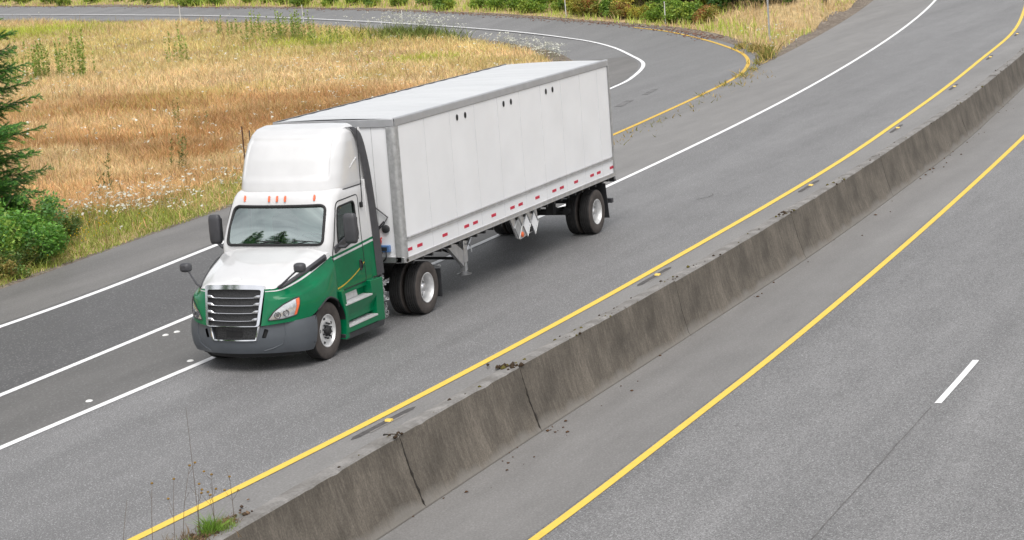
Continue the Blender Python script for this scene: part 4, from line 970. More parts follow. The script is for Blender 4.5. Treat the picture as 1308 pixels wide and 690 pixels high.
# moss, grit and dead-leaf crumbs on the wall top and at its foot
M['moss'] = attr_mat('moss_crumbs', .95, 0)
def colmesh(name, V, F, C, mat, **tags):
    V = np.asarray(V, np.float32).reshape(-1, 3); F = np.asarray(F, np.int32); k = F.shape[1]
    me = bpy.data.meshes.new(name); me.vertices.add(len(V)); me.vertices.foreach_set('co', V.ravel())
    me.loops.add(F.size); me.loops.foreach_set('vertex_index', F.ravel()); me.polygons.add(len(F)); me.polygons.foreach_set('loop_start', np.arange(0, F.size, k, dtype=np.int32))
    try: me.polygons.foreach_set('loop_total', np.full(len(F), k, np.int32))
    except Exception: pass
    a = me.attributes.new('Col', 'FLOAT_COLOR', 'POINT'); a.data.foreach_set('color', np.c_[np.asarray(C, np.float32).reshape(-1, 3), np.ones(len(V))].astype(np.float32).ravel())
    me.materials.append(mat); me.update(calc_edges=True); me.validate()
    o = bpy.data.objects.new(name, me); COL.objects.link(o); tag(o, **tags); return o
OCT = np.array([(1,0,0),(-1,0,0),(0,1,0),(0,-1,0),(0,0,1),(0,0,-1)], float); OF = np.array([(0,2,4),(2,1,4),(1,3,4),(3,0,4),(2,0,5),(1,2,5),(3,1,5),(0,3,5)])
def lumps(P, S, C):
    n = len(P); V = P[:, None]+OCT[None]*S[:, None]*(.7+.6*rng.random((n, 6, 1))); F = (OF[None]+np.arange(n)[:, None, None]*6).reshape(-1, 3)
    return V.reshape(-1, 3), F, np.repeat(C, 6, 0)
xs_ = np.concatenate([rng.uniform(-4.6, -1.6, 46), rng.normal(.42, .15, 26), rng.normal(-7.2, .25, 14), rng.normal(-15.7, .3, 22), rng.normal(-25.6, .4, 12), rng.uniform(-60, 8, 90), rng.normal(4.95, .1, 8), rng.normal(-20.5,.4,8)])
yo = np.where(rng.random(len(xs_)) < .6, -.05, -.16) + rng.normal(0, .05, len(xs_)); yo = np.clip(yo, -.3, .01)
sz = np.abs(rng.normal(.018, .011, len(xs_)))+.005
P = np.c_[xs_, yWall(xs_)+yo, np.full(len(xs_), .04)]
P[46:72, 1] -= np.abs(rng.normal(0, .16, 26)); P[46:72, 2] = .045; sz[46:72] *= 1.5
S = np.c_[sz*1.7, sz, sz*.8]; cc = np.where(rng.random((len(xs_), 1)) < .3, [[.10,.085,.02]], [[.045,.03,.018]])
xs2 = np.concatenate([rng.normal(.1, .2, 8), rng.normal(2.2, .3, 6), rng.uniform(-50, 6, 60)]); s2 = np.abs(rng.normal(.015, .01, len(xs2)))+.005
P2 = np.c_[xs2, yLow(xs2)+np.abs(rng.normal(.05, .25, len(xs2))), np.full(len(xs2), -1.085)]
V, F, C = lumps(np.r_[P, P2], np.r_[S, np.c_[s2*2, s2*1.2, s2*.6]], np.r_[cc, np.tile([[.10,.055,.03]], (len(xs2), 1))])
colmesh('moss_crumbs', V, F, C, M['moss'], kind='stuff')

# ------------------------------------------------------------------ raised / recessed road markers
M['rpm'] = simple('white_marker', (.75,.75,.73), .5); M['rpmy'] = simple('yellow_marker', (.80,.55,.10), .35); M['slot'] = simple('milled_slot', (.075,.07,.068), .9, var=.35, vs=8)
RPM = [((-1.65, -3.35), 'white raised marker lying beside the middle white line, left of the truck'), ((-1.95, -3.28), 'broken white marker touching its twin beside the middle white line'), ((3.45, -1.62), 'white raised marker by the nearest white line, halfway to the truck'), ((.42, -1.50), 'white raised marker just in front of the truck bumper')]
for (x, y), lab in RPM:
    o = tag(empty('road_marker', (x, y, .004)), lab, 'road marker', 'raised markers along the white gore lines')
    b = MB(); b.lathe([(.062, 0), (.058, .010), (.035, .022), (0, .025)], (0, 0, 0), 14, axis='z'); b.v = [(p[0]*1.15, p[1], p[2]) for p in b.v]; b.build('marker_body', M['rpm'], o)
    b = MB(); b.box(.045, .052, -.03, .03, .006, .014); b.build('lens', M['galv'], o)
GR = [(4.2, 'nearest yellow lane marker in a dark slot beside the low wall'), (-7.8, 'yellow lane marker in a slot left of a mossy wall joint'), (-20.0, 'yellow lane marker in the third slot up the median'), (-31.7, 'yellow lane marker in the fourth slot up the median'), (-43.5, 'small yellow lane marker in the fifth slot up the median'), (-54.7, 'sixth yellow lane marker up the median, near the right edge'), (-65.9, 'farthest yellow lane marker, near the top right corner')]
for x, lab in GR:
    y = float(yY(x))+.27; dyx = float(yY(x+.5)-yY(x-.5))
    o = tag(empty('lane_marker', (x, y, .004), math.atan2(dyx, 1)), lab, 'lane marker', 'yellow lane markers in milled slots')
    b = MB(); G = []
    for t in np.linspace(-1, 1, 24): wv = .062*min(1, (1-abs(t))*6+.05); G.append([(1.05*t, -wv, .005), (1.05*t, wv*.9, .005)])
    b.grid(G); b.build('milled_slot', M['slot'], o)
    b = MB(); b.grid([[(g[0][0], g[1][1], .006), (g[0][0], g[1][1]+.045, .006)] for g in G[5:19]]); b.build('slot_lip', M['cap'], o)
    b = MB(); b.prism([(-.055, 0), (.055, 0), (.035, .032), (-.035, .032)], lambda p, q: (p-.12, -.03, q+.004), lambda p, q: (p-.12, .075, q+.004)); b.build('marker_body', M['rpmy'], o, bev=.004)
# ------------------------------------------------------------------ delineator posts
M['post'] = simple('post_white', (.78,.77,.74), .6, var=.15, vs=7); M['postg'] = simple('post_grey', (.40,.40,.39), .6, metal=.3, var=.15)
M['postd'] = simple('post_dark', (.04,.035,.03), .8, var=.3)
def post(x, y, hh, lab, tilt=0.0, mt='post'):
    z = float(hgt(x, y)); o = tag(empty('delineator_post', (x, y, z-.05)), lab, 'road post', 'slim white posts along the curving ramp'); o.rotation_euler = (tilt, tilt*.5, R(35))
    b = MB(); G = [[(a, c, q) for a, c in ((-.065, .014), (-.045, -.004), (.045, -.004), (.065, .014), (.05, .026), (-.05, .026))] for q in (0, hh)]; b.grid(G, closed=True); b.add(G[1], [tuple(range(6))]); b.build('post', M[mt], o, smooth=20)
    b = MB(); b.box(-.036, .036, -.010, -.005, hh-.19, hh-.06); b.box(-.036, .036, .021, .025, hh-.19, hh-.06); b.build('reflector', M['chrome'], o)
    b = MB(); b.box(-.06, .06, -.02, .03, 0, .12); b.build('anchor', M['postg'], o)
    return o
post(-81.0, -44.0, 1.27, 'white road post on the inner ramp verge, behind tall green weeds', .03)
post(-74.0, -33.9, 1.32, 'white road post on the inner ramp verge, left of the white flowers', -.01)
post(-78.2, -20.0, 1.28, 'white road post outside the ramp bend in dry grass', .0)
post(-83.8, -54.4, 1.35, 'white road post farthest left on the inner ramp verge', .01)
post(-81.6, -27.2, 1.25, 'white road post across the ramp, above the trailer roof', .02)
# steel sign post
o = tag(empty('sign_post', (-67.5, -10.9, float(hgt(-67.5, -10.9)))), 'thin galvanised steel sign post between ramp and main road', 'sign post')
b = MB(); b.box(-.035, .035, -.035, .035, -.1, 3.4); b.build('post', M['galv'], o)
b = MB(); b.box(-.05, .05, -.05, .05, -.1, .18); b.build('base_sleeve', M['galv'], o)
b = MB(); b.prism(rounded([(-.38, 2.6), (.38, 2.6), (.38, 3.5), (-.38, 3.5)], .05, 3), lambda p, q: (-.045, p, q), lambda p, q: (-.040, p, q)); b.build('sign_plate', M['galv'], o)
o = tag(empty('timber_post', (-92.3, -14.9, float(hgt(-92.3, -14.9)))), 'dark square timber post at the gravel edge near the top', 'post')
b = MB(); b.box(-.11, .11, -.11, .11, -.1, 2.2); b.build('post', M['postd'], o, bev=.01)
o = tag(empty('rusty_stake', (-24.9, -15.2, float(hgt(-24.9, -15.2)))), 'thin rusty stake standing in dry grass beside the white cab', 'stake')
b = MB(); b.box(-.03, .03, -.006, .006, -.1, 1.45); b.box(-.006, .006, -.025, .0, -.1, 1.45); b.build('stake', simple('rust', (.10,.05,.03), .9), o)
# ================================================================== VEGETATION
M['grass'] = attr_mat('grass_blades', .75, .25)
M['leaf'] = attr_mat('leaves', .5, .3, .4)
M['petal'] = attr_mat('petals', .8, .3)
M['bark'] = simple('bark', (.06,.045,.035), .9, var=.4, vs=12)
def vnoise(x, y, s, seed):
    q = np.random.default_rng(seed); T = q.random((64, 64)); u = np.asarray(x)/s; v = np.asarray(y)/s; i = np.floor(u).astype(int); j = np.floor(v).astype(int); a = u-i; b = v-j; a = a*a*(3-2*a); b = b*b*(3-2*b)
    g = lambda p, q_: T[p % 64, q_ % 64]
    return g(i, j)*(1-a)*(1-b)+g(i+1, j)*a*(1-b)+g(i, j+1)*(1-a)*b+g(i+1, j+1)*a*b
def fbm(x, y, s, seed): return (vnoise(x, y, s, seed)+.5*vnoise(x, y, s/2.1, seed+1)+.25*vnoise(x, y, s/4.3, seed+2))/1.75
CAMP = np.array([32.8386, 19.5757, 7.8815])
def clear_of_roads(x, y, m=.0):
    xy = np.c_[x, y]; return ~(inpoly(xy, RPOLY) | inpoly(xy, MPOLY)) & (y < 4)
def in_view(x, y, margin=.03):
    """inside a generous wedge in front of the viewpoint (density only)"""
    a = np.arctan2(y-CAMP[1], x-CAMP[0]); a = np.where(a < 0, a+2*PI, a); c = 3.5634
    return np.abs(a-c) < .36
def blades(x, y, h, w, col, lean=.35, name='grass', seg=2, wind=(.08, -.04)):
    n = len(x); z = hgt(x, y)-.02; ang = rng.uniform(0, 2*PI, n); d = np.c_[np.cos(ang), np.sin(ang), np.zeros(n)]*(w/2)[:, None]
    l = rng.normal(0, lean, (n, 2))*h[:, None] + np.array(wind)*h[:, None]*.4
    B = np.c_[x, y, z]; T = B + np.c_[l, h]
    Mi = B + np.c_[l*.35, h*.55]
    V = np.stack([B-d, B+d, Mi+d*.75, Mi-d*.75, T], 1); k = np.arange(n)[:, None]*5
    F = np.concatenate([k+[0, 1, 2], k+[0, 2, 3], k+[3, 2, 4]])
    C = np.repeat(col, 5, 0).reshape(n, 5, 3)
    return V.reshape(-1, 3), F, C.reshape(-1, 3)
STRAW = np.array([.63,.42,.21]); PALE = np.array([.67,.51,.28]); RED = np.array([.40,.23,.10]); YG = np.array([.46,.42,.12]); GRN = np.array([.16,.23,.035])
def edge_dist(x, y):
    d1, _ = ramp_near(np.c_[x, y]); d2 = np.abs(y-(yC(x)-4.0)) + (x > -40)*100; return np.minimum(d1, d2), d1
def field_colour(x, y):
    # distance from viewpoint drives the plant communities seen as bands across the field
    d = np.hypot(x-CAMP[0], y-CAMP[1]); n = fbm(x, y, 9, 3); n2 = fbm(x, y, 3.2, 11); e = rng.random(len(x))
    t = d + (n-.5)*26 + (n2-.5)*10
    kn = [45, 62, 68, 72, 78, 84, 90, 98, 106, 113, 122, 140]
    cols = 1.14*np.array([STRAW, STRAW*.95, STRAW, PALE*.92, RED*1.05, RED, STRAW*.92, PALE, PALE, (PALE*1.3+YG*.7)/2, (PALE+YG)/2, PALE*.9])
    c = np.stack([np.interp(t, kn, cols[:, k]) for k in range(3)], 1)
    g = np.clip((fbm(x, y, 6, 21)-.50)*5, 0, 1)*np.clip((d-82)/20, .05, 1); pick = (e < g*.75)[:, None]
    c = np.where(pick, c*.4+YG*.6, c)
    pt = np.exp(-(((x+83)/7)**2+((y+66)/6)**2))+.9*np.exp(-(((x+70)/3)**2+((y+37.5)/3)**2))+.8*np.exp(-(((x+63)/2.2)**2+((y+27.5)/2.2)**2)); c = np.where((rng.random(len(x)) < pt*1.2)[:, None], np.array([.42,.47,.08]), c)
    return c*(.74+.52*rng.random((len(x), 1)))*(.82+.36*fbm(x, y, .9, 77))[:, None]*(.74+.5*fbm(x, y, 3.4, 87))[:, None]*(1+rng.normal(0, .06, (len(x), 3)))
# --- field grass: density falls with distance from the road
def scatter(n, x0, x1, y0, y1):
    x = rng.uniform(x0, x1, n); y = rng.uniform(y0, y1, n); k = in_view(x, y); return x[k], y[k]
V_, F_, C_ = [], [], []; off = 0
def push(t):
    global off
    V, F, C = t; V_.append(V); F_.append(F+off); C_.append(C); off += len(V)
def flush(name, mat, **kw):
    global V_, F_, C_, off
    o = colmesh(name, np.concatenate(V_), np.concatenate(F_), np.concatenate(C_), mat, **kw); V_, F_, C_ = [], [], []; off = 0; return o
x, y = scatter(3400000, -125, 6, -125, -9)
d = np.hypot(x-CAMP[0], y-CAMP[1]); keep = (rng.random(len(x)) < np.clip((58/d)**2, .12, 1)) & clear_of_roads(x, y); x, y, d = x[keep], y[keep], d[keep]
ed, er = edge_dist(x, y)
inside = inpoly(np.c_[x, y], [tuple(p[:2]) for p in rN]+[(-140, -160), (60, -160), (60, -9)])
k = inside & (er > np.where(d > 100, .9, .2)); x, y, d, er = x[k], y[k], d[k], er[k]
tall = fbm(x, y, 4, 5)
clump = fbm(x, y, 1.4, 41)
h = (.14+.32*tall)*(.6+.8*rng.random(len(x)))*(.7+.6*clump); w = np.clip(.006+d*.00022, .012, .032)*(.6+.8*rng.random(len(x)))
col = field_colour(x, y)
nearroad = (er < 3.2+1.6*(fbm(x, y, 3, 8)-.5)) & (x > -48); gr = nearroad & (rng.random(len(x)) < np.clip((4.2-er)/2.5, 0, .85))
col[gr] = np.where(rng.random((gr.sum(), 1)) < .25, PALE*.95, GRN*1.1+YG*.3)*(.7+.6*rng.random((gr.sum(), 1))); h[gr] *= .62
left = (x > -17) & (er < 4.0) & (rng.random(len(x)) < .75); col[left] = (GRN*1.0+YG*.35)*(.6+.7*rng.random((left.sum(), 1)))
ns = 9000; q_ = rng.integers(0, len(x), ns); dd = d[q_]; kk = (dd > 62) | (rng.random(ns) < .35); q_ = q_[kk]; dd = dd[kk]
dk = np.where(rng.random((len(q_), 1)) < .6, [[.28,.175,.08]], [[.30,.26,.09]])*(.6+.8*rng.random((len(q_), 1)))
push(blades(x[q_]+rng.normal(0, .1, len(q_)), y[q_]+rng.normal(0, .1, len(q_)), .35+.45*rng.random(len(q_)), np.clip(.004+dd*.00016, .009, .02), dk, .18))
print('field blades', len(x)); push(blades(x, y, h, w, col, .7)); flush('dry_grass', M['grass'], kind='stuff')
# --- verge grass beyond the ramp and in the wedge between the roads
x, y = scatter(900000, -150, -34, -130, -4)
d = np.hypot(x-CAMP[0], y-CAMP[1]); ed, er = edge_dist(x, y)
k = clear_of_roads(x, y) & ~inpoly(np.c_[x, y], [tuple(p[:2]) for p in rN]+[(-140, -160), (60, -160), (60, -9)]) & (rng.random(len(x)) < np.clip((70/d)**2, .1, 1)) & (er > .25+.9*fbm(x, y, 2.5, 61))
k &= (y < yC(x)-4.0-np.clip((-56-x)*.06, .0, .7)*(.6+.8*fbm(x, y, 2, 9)))
x, y, d, er = x[k], y[k], d[k], er[k]; ls = fbm(x, y, 3, 71)
h = (.18+.36*ls)*(.6+.8*rng.random(len(x))); w = np.clip(.012+d*.0003, .02, .055)
c1 = np.where((rng.random(len(x)) < np.clip((fbm(x, y, 6, 31)-.40)*4 + np.clip((-22-y)/10, -.1, .8), .1, .9))[:, None], GRN*1.4+YG*.5, PALE*.95); c1 = c1*(.7+.6*rng.random((len(x), 1)))
print('verge blades', len(x)); push(blades(x, y, h, w, c1, .3)); flush('verge_grass', M['grass'], kind='stuff')
# --- tall green weed stems standing in the field
def stems(cx, cy, n, sx, sy, hh, colr, leafw=.05, name='weed'):
    ang = 3.5634; ca, sa = math.cos(ang), math.sin(ang)
    a = rng.normal(0, sx, n); b_ = rng.normal(0, sy, n); x = cx - sa*a + ca*b_; y = cy + ca*a + sa*b_; h = hh*(.6+.6*rng.random(n)); z = hgt(x, y)
    for i in range(n):
        m_ = int(h[i]*26); t = np.sort(rng.random(m_)); px = np.full(m_, x[i])+t*rng.normal(0, .06); py = np.full(m_, y[i]); pz = z[i]+t*h[i]
        an = rng.uniform(0, 2*PI, m_); L = (.16*(1-t*.7)+.03); dx = np.c_[np.cos(an), np.sin(an)]*L[:, None]
        P0 = np.c_[px, py, pz]; P1 = P0+np.c_[dx, .09*np.ones(m_)]; sd = np.c_[-np.sin(an), np.cos(an), np.zeros(m_)]*leafw*.5; mid = (P0+P1)/2
        V = np.stack([P0, mid+sd, P1, mid-sd], 1); k = np.arange(m_)[:, None]*4; F = np.concatenate([k+[0, 1, 2], k+[0, 2, 3]])
        push((V.reshape(-1, 3), F, np.repeat(np.array(colr)*(.7+.6*rng.random((m_, 1))), 4, 0)))
        sx_ = .014; P = np.array([[x[i]-sx_, y[i], z[i]], [x[i]+sx_, y[i], z[i]], [x[i]+px[-1]-x[i], y[i], z[i]+h[i]]]) if m_ else np.array([[x[i]-sx_, y[i], z[i]], [x[i]+sx_, y[i], z[i]], [x[i], y[i], z[i]+h[i]]])
        push((P, np.array([[0, 1, 2]]), np.tile([colr], (3, 1))))
WC = (.27,.36,.075)
stems(-54.6, -43.2, 44, 1.15, .8, 1.7, WC, .08); stems(-54.0, -41.3, 10, .25, .5, 2.2, WC, .08)
stems(-61.6, -40.1, 9, .6, .6, 1.5, WC, .07); stems(-71.4, -40.2, 46, 1.2, .6, 1.35, WC, .08); stems(-74.5, -45.0, 26, 1.6, .6, 1.1, WC, .07); stems(-69, -36.5, 14, 1.0, .5, .9, WC, .07)
stems(-24.5, -17.5, 6, .2, .4, 1.2, (.20,.20,.06)); stems(-20.0, -17.0, 4, .15, .3, 1.0, (.18,.19,.06)); stems(-37.0, -24.5, 6, 1.2, 1.0, .9, (.25,.24,.08))
flush('tall_weeds', M['leaf'], kind='stuff')
# --- white umbel flowers
def umbels(x, y, h, r):
    n = len(x); z = hgt(x, y); k8 = np.arange(7)*2*PI/7
    tx = x+rng.normal(0, .05, n); ty = y+rng.normal(0, .05, n); T = np.c_[tx, ty, z+h]
    ring = np.stack([np.cos(k8), np.sin(k8), np.zeros(7)], 1); tilt = rng.normal(0, .35, (n, 2))
    Rg = T[:, None]+ring[None]*r[:, None, None]; Rg[..., 2] += ((ring[None, :, :2]*tilt[:, None]).sum(-1))*r[:, None]
    cen = T[:, None]+np.array([0, 0, -.010]); V = np.concatenate([cen, Rg], 1); k = np.arange(n)[:, None]*8
    F = np.concatenate([k+[0, 1+i, 1+(i+1) % 7] for i in range(7)]); C = np.repeat(np.array([[.70,.71,.62]])*(.8+.3*rng.random((n, 1))), 8, 0)
    return V.reshape(-1, 3), F, C
def flowerstems(x, y, h):
    n = len(x); z = hgt(x, y); w = .010; B = np.c_[x, y, z]; V = np.stack([B-[w, 0, 0], B+[w, 0, 0], B+np.c_[np.zeros(n), np.zeros(n), h-.01]], 1); k = np.arange(n)[:, None]*3
    return V.reshape(-1, 3), k+[0, 1, 2], np.repeat(np.array([[.17,.22,.06]])*(.7+.5*rng.random((n, 1))), 3, 0)
def along(n, i0, i1, lo, hi, edge=None):
    i = rng.integers(i0, i1, n); E_ = rN if edge is None else edge; d_ = E_[i]-rW[i]; d_ = d_[:, :2]/np.linalg.norm(d_[:, :2], axis=1)[:, None]; t = lo+(hi-lo)*rng.random(n)**1.4
    p = E_[i, :2]+d_*t[:, None]+rng.normal(0, .25, (n, 2)); return p[:, 0], p[:, 1]
sets = []
i_near = [int(np.argmin(abs(rN[:120, 0]-q))) for q in (-11, -45)]
x, y = along(2600, i_near[0]+2, i_near[1], .4, 4.6); dens = fbm(x, y, 2.5, 91); k = rng.random(len(x)) < np.clip((dens-.3)*2.2, .05, 1)*np.clip((-x-11)/6, .12, 1); sets.append((x[k], y[k], .18+.45*rng.random(k.sum())))
ir = [int(np.argmin(abs(rN[:, 0]-q)+abs(rN[:, 1]-p))) for q, p in ((-61.3,-18.8), (-71.0,-26.5), (-76.6,-37.7))]
x, y = along(210, ir[0], ir[1], .2, 1.6); sets.append((x, y, .3+.4*rng.random(len(x))))
x = rng.normal(-72.9, .75, 330); y = -32.2+(x+72.9)*-.5+rng.normal(0, 1.9, 330); kk = clear_of_roads(x, y); sets.append((x[kk], y[kk], .7+.6*rng.random(kk.sum())))
x, y = scatter(5000, -72, -22, -56, -18); k = clear_of_roads(x, y) & (rng.random(len(x)) < .28*np.clip((fbm(x, y, 6, 55)-.35)*3, 0, 1)); sets.append((x[k], y[k], .35+.3*rng.random(k.sum())))
x, y = along(22, 150, 205, .6, 1.6); sets.append((x, y, .4+.8*rng.random(len(x))))
x, y = along(70, 62, 92, .05, .45, rF); sets.append((x, y, .25+.35*rng.random(len(x))))
x, y = along(90, 92, 125, .6, 5, rF); sets.append((x, y, .4+.4*rng.random(len(x))))
for x, y, h in sets:
    k = y < yC(x)-3.9; x, y, h = x[k], y[k], h[k]
    for _ in range(4):
        push(umbels(x+rng.normal(0, .035, len(x)), y+rng.normal(0, .035, len(x)), h+rng.normal(0, .025, len(x)), np.abs(rng.normal(.017, .008, len(x)))+.012))
flush('white_flowers', M['petal'], kind='stuff')
for x, y, h in sets:
    k = y < yC(x)-3.9; push(flowerstems(x[k], y[k], h[k]))
# leafy green understorey of the flower clumps
x, y, h = sets[2]; n = len(x)
for _ in range(3):
    xx, yy = x+rng.normal(0, .2, n), y+rng.normal(0, .2, n); k = clear_of_roads(xx, yy); push(blades(xx[k], yy[k], (.3+.5*rng.random(k.sum())), np.full(k.sum(), .06), np.tile([[.19,.24,.06]], (k.sum(), 1))*(.7+.6*rng.random((k.sum(), 1))), .5))
x, y, h = sets[5]
for _ in range(4):
    xx, yy = x+rng.normal(0, .12, len(x)), y+rng.normal(0, .12, len(x)); push(blades(xx, yy, .10+.25*rng.random(len(x)), np.full(len(x), .05), np.where(rng.random((len(x), 1)) < .5, [[.2,.2,.05]], [[.42,.30,.11]]), .6))
flush('flower_stems', M['grass'], kind='stuff')
# weeds where the ramp and shoulder meet
P = [(-58.3,-8.3), (-60.5,-8.9), (-62.5, -10.2), (-50.5,-7.0), (-53, -7.3), (-47, -6.6), (-43.5,-6.3), (-56,-8.0), (-64.5,-11.4)]
for (cx, cy), n, hh in zip(P, (170, 200, 160, 90, 90, 70, 50, 90, 120), (.45,.55,.4,.3,.25,.22,.2,.3,.35)):
    x = rng.normal(cx, .55, n); y = cy+(x-cx)*.22+rng.normal(0, .16, n); push(blades(x, y, hh*(.4+.8*rng.random(n)), np.full(n, .045), np.where(rng.random((n, 1)) < .55, [[.22,.23,.05]], [[.45,.32,.12]])*(.7+.6*rng.random((n, 1))), .6))
    V_[-1][:, 2] = np.maximum(V_[-1][:, 2], -.03)+.05
flush('joint_weeds', M['grass'], kind='stuff')
# red-brown leaf litter along the far ramp edge
i = rng.integers(130, 226, 1500); d_ = rF[i]-rW[i]; d_ = d_[:, :2]/np.linalg.norm(d_[:, :2], axis=1)[:, None]; p = rF[i, :2]+d_*rng.normal(.0, .35, 1500)[:, None]+rng.normal(0, .3, (1500, 2)); zz = np.maximum(hgt(p[:, 0], p[:, 1]), rF[i, 2])+.015
s_ = .025+.03*rng.random(1500); V, F, C = lumps(np.c_[p, zz], np.c_[s_*1.4, s_*1.4, s_*.4], np.array([[.22,.11,.07]])*(.6+.8*rng.random((1500, 1)))*np.array([[1, 1, 1]])); colmesh('leaf_litter', V, F, C, M['moss'], kind='stuff')

# ------------------------------------------------------------------ shrubs and trees (leaf faces through the crown volume)
def leafcloud(q, centers, radii, n, size, cols, up=.3):
    k = q.integers(0, len(centers), n); u = q.normal(0, 1, (n, 3)); u /= np.linalg.norm(u, axis=1)[:, None]; rad = q.random(n)**.45
    P = np.array(centers)[k]+u*(np.array(radii)[k])*rad[:, None]; P[:, 2] = np.maximum(P[:, 2], .02)
    a = q.normal(0, 1, (n, 3)); a[:, 2] = a[:, 2]*.6-.1; a /= np.linalg.norm(a, axis=1)[:, None]; b_ = np.cross(a, q.normal(0, 1, (n, 3))+[0, 0, up*2]); b_ /= np.linalg.norm(b_, axis=1)[:, None]
    s = size*(.6+.8*q.random(n))[:, None]
    V = np.stack([P-a*s, P+b_*s*.45, P+a*s, P-b_*s*.45], 1); kk = np.arange(n)[:, None]*4; F = np.concatenate([kk+[0, 1, 2], kk+[0, 2, 3]])
    base = np.array(cols)[(k*7919 % len(cols))]; alt = np.array(cols)[q.integers(0, len(cols), n)]; c = np.where(q.random((n, 1)) < .7, base, alt)*(.65+.7*q.random((n, 1)))
    return V.reshape(-1, 3), F, np.repeat(c, 4, 0)
def shrub_mesh(seed, w, h, n, size, cols, stemh=.3):
    q = np.random.default_rng(seed); m_ = 11; cs = []; rs = []
    for i in range(m_):
        a = q.uniform(0, 2*PI); r = w*.5*q.random()**.6*.8; z = h*(.22+.62*q.random())*(1-.35*(r/(w*.5))**2); cs.append((r*math.cos(a), r*math.sin(a), z)); s = w*(.13+.13*q.random()); rs.append((s, s, min(s*1.1, z)))
    return leafcloud(q, cs, rs, n, size, cols)
def plant(name, meshes, lab, cat, group, x, y, sc, rz, zoff=0, stem=None):
    e = tag(empty(name, (x, y, float(hgt(x, y))+zoff), rz), lab, cat, group); e.scale = (sc, sc, sc)
    for nm, me in meshes: o = bpy.data.objects.new(nm, me); COL.objects.link(o); o.parent = e
    return e
def tomesh(name, t, mat):
    o = colmesh(name, *t, mat); me = o.data; bpy.data.objects.remove(o); return me
def stemmesh(seed, h, n=5, sp=.25, r=.02):
    q = np.random.default_rng(seed); b = MB()
    for i in range(n):
        a = q.uniform(0, 2*PI); b.tube(catmull([(0, 0, -.1), (sp*.4*math.cos(a), sp*.4*math.sin(a), h*.4), (sp*math.cos(a), sp*math.sin(a), h*.8)], 6), [r, r*.9, r*.8, r*.6, r*.5, r*.3], 5)
    o = b.build('stems', M['bark'], fixn=False); me = o.data; bpy.data.objects.remove(o); return me
DG = [(.055,.135,.024), (.085,.19,.032), (.12,.23,.04)]; LG = [(.20,.32,.04), (.28,.36,.05), (.14,.24,.04)]; YW_ = [(.42,.40,.06), (.30,.34,.05), (.50,.40,.08)]; OR = [(.34,.24,.06), (.30,.27,.05), (.24,.26,.05), (.40,.17,.06)]
KD_ = {'dark': [[('leaves', tomesh('leaves', shrub_mesh(s, 3.0, 2.6, 5200, .10, DG), M['leaf'])), ('stems', stemmesh(s, 2.2, 6, .8, .04))] for s in (1, 2, 3)],
      'light': [[('leaves', tomesh('leaves', shrub_mesh(s, 1.9, 1.0, 2600, .075, LG), M['leaf'])), ('stems', stemmesh(s, .8, 5, .5))] for s in (4, 5, 6)],
      'yellow': [[('leaves', tomesh('leaves', shrub_mesh(s, 1.8, 1.1, 2200, .07, YW_), M['leaf'])), ('stems', stemmesh(s, .9, 5, .5))] for s in (7, 8)],
      'orange': [[('leaves', tomesh('leaves', shrub_mesh(s, 1.7, 1.2, 2000, .07, OR), M['leaf'])), ('stems', stemmesh(s, .9, 5, .5))] for s in (9, 10)]}
def offp(i, dist):
    d_ = rF[i]-rW[i]; d_ = d_[:2]/np.linalg.norm(d_[:2]); p = rF[i, :2]+d_*dist; return float(p[0]), float(p[1])
q = np.random.default_rng(12)
LAB = {'dark': 'dark green leafy shrub on the bank beyond the ramp', 'light': 'low bright green bush along the far ramp edge', 'yellow': 'low yellowish green bush along the far ramp edge', 'orange': 'low orange and green bush along the far ramp edge'}
CATS = 'bush'
bush_n = {}
def bush(kind, x, y, sc, lab=None):
    v = KD_[kind][q.integers(0, len(KD_[kind]))]
    return plant('roadside_bush', v, lab or LAB[kind], CATS, kind+' bushes beyond the ramp', x, y, sc, q.uniform(0, 6.3))
for i in range(128, 226, 2):
    far_ = (i-128)/98
    k = q.random(); kind = 'yellow' if (k < .45 and i < 165) else ('orange' if k < .62 and i < 160 else 'light')
    x, y = offp(i, q.uniform(1.5, 2.6))
    if not clear_of_roads(np.array([x]), np.array([y]))[0] or y > -17: continue
    bush(kind, x, y, q.uniform(.7, 1.1))
for i in range(118, 226, 3):
    x, y = offp(i, q.uniform(4.0, 6.5))
    if not clear_of_roads(np.array([x]), np.array([y]))[0] or y > -19: continue
    bush('dark' if q.random() < .55 else ('yellow' if i < 165 else 'light'), x, y, q.uniform(.8, 1.3))
# bushes behind the wedge between the roads
for (x, y, kind, sc) in [(-80.8,-16.8,'dark',1.0), (-79.5,-14.6,'dark',.8), (-83.5,-18.5,'dark',1.2), (-86,-16,'dark',1.3), (-84,-22,'dark',1.1), (-88,-19.5,'dark',1.4), (-90,-24,'dark',1.4), (-82.5,-24.2,'yellow',1.0), (-80.5,-22.6,'yellow',.7), (-81.8,-21.0,'light',.8), (-92,-17.5,'dark',1.3), (-87,-27,'dark',1.3), (-84.5,-27.2,'orange',.9), (-79.0,-13.3,'dark',.38), (-83.5,-14.0,'yellow',.8)]:
    bush(kind, x, y, sc)
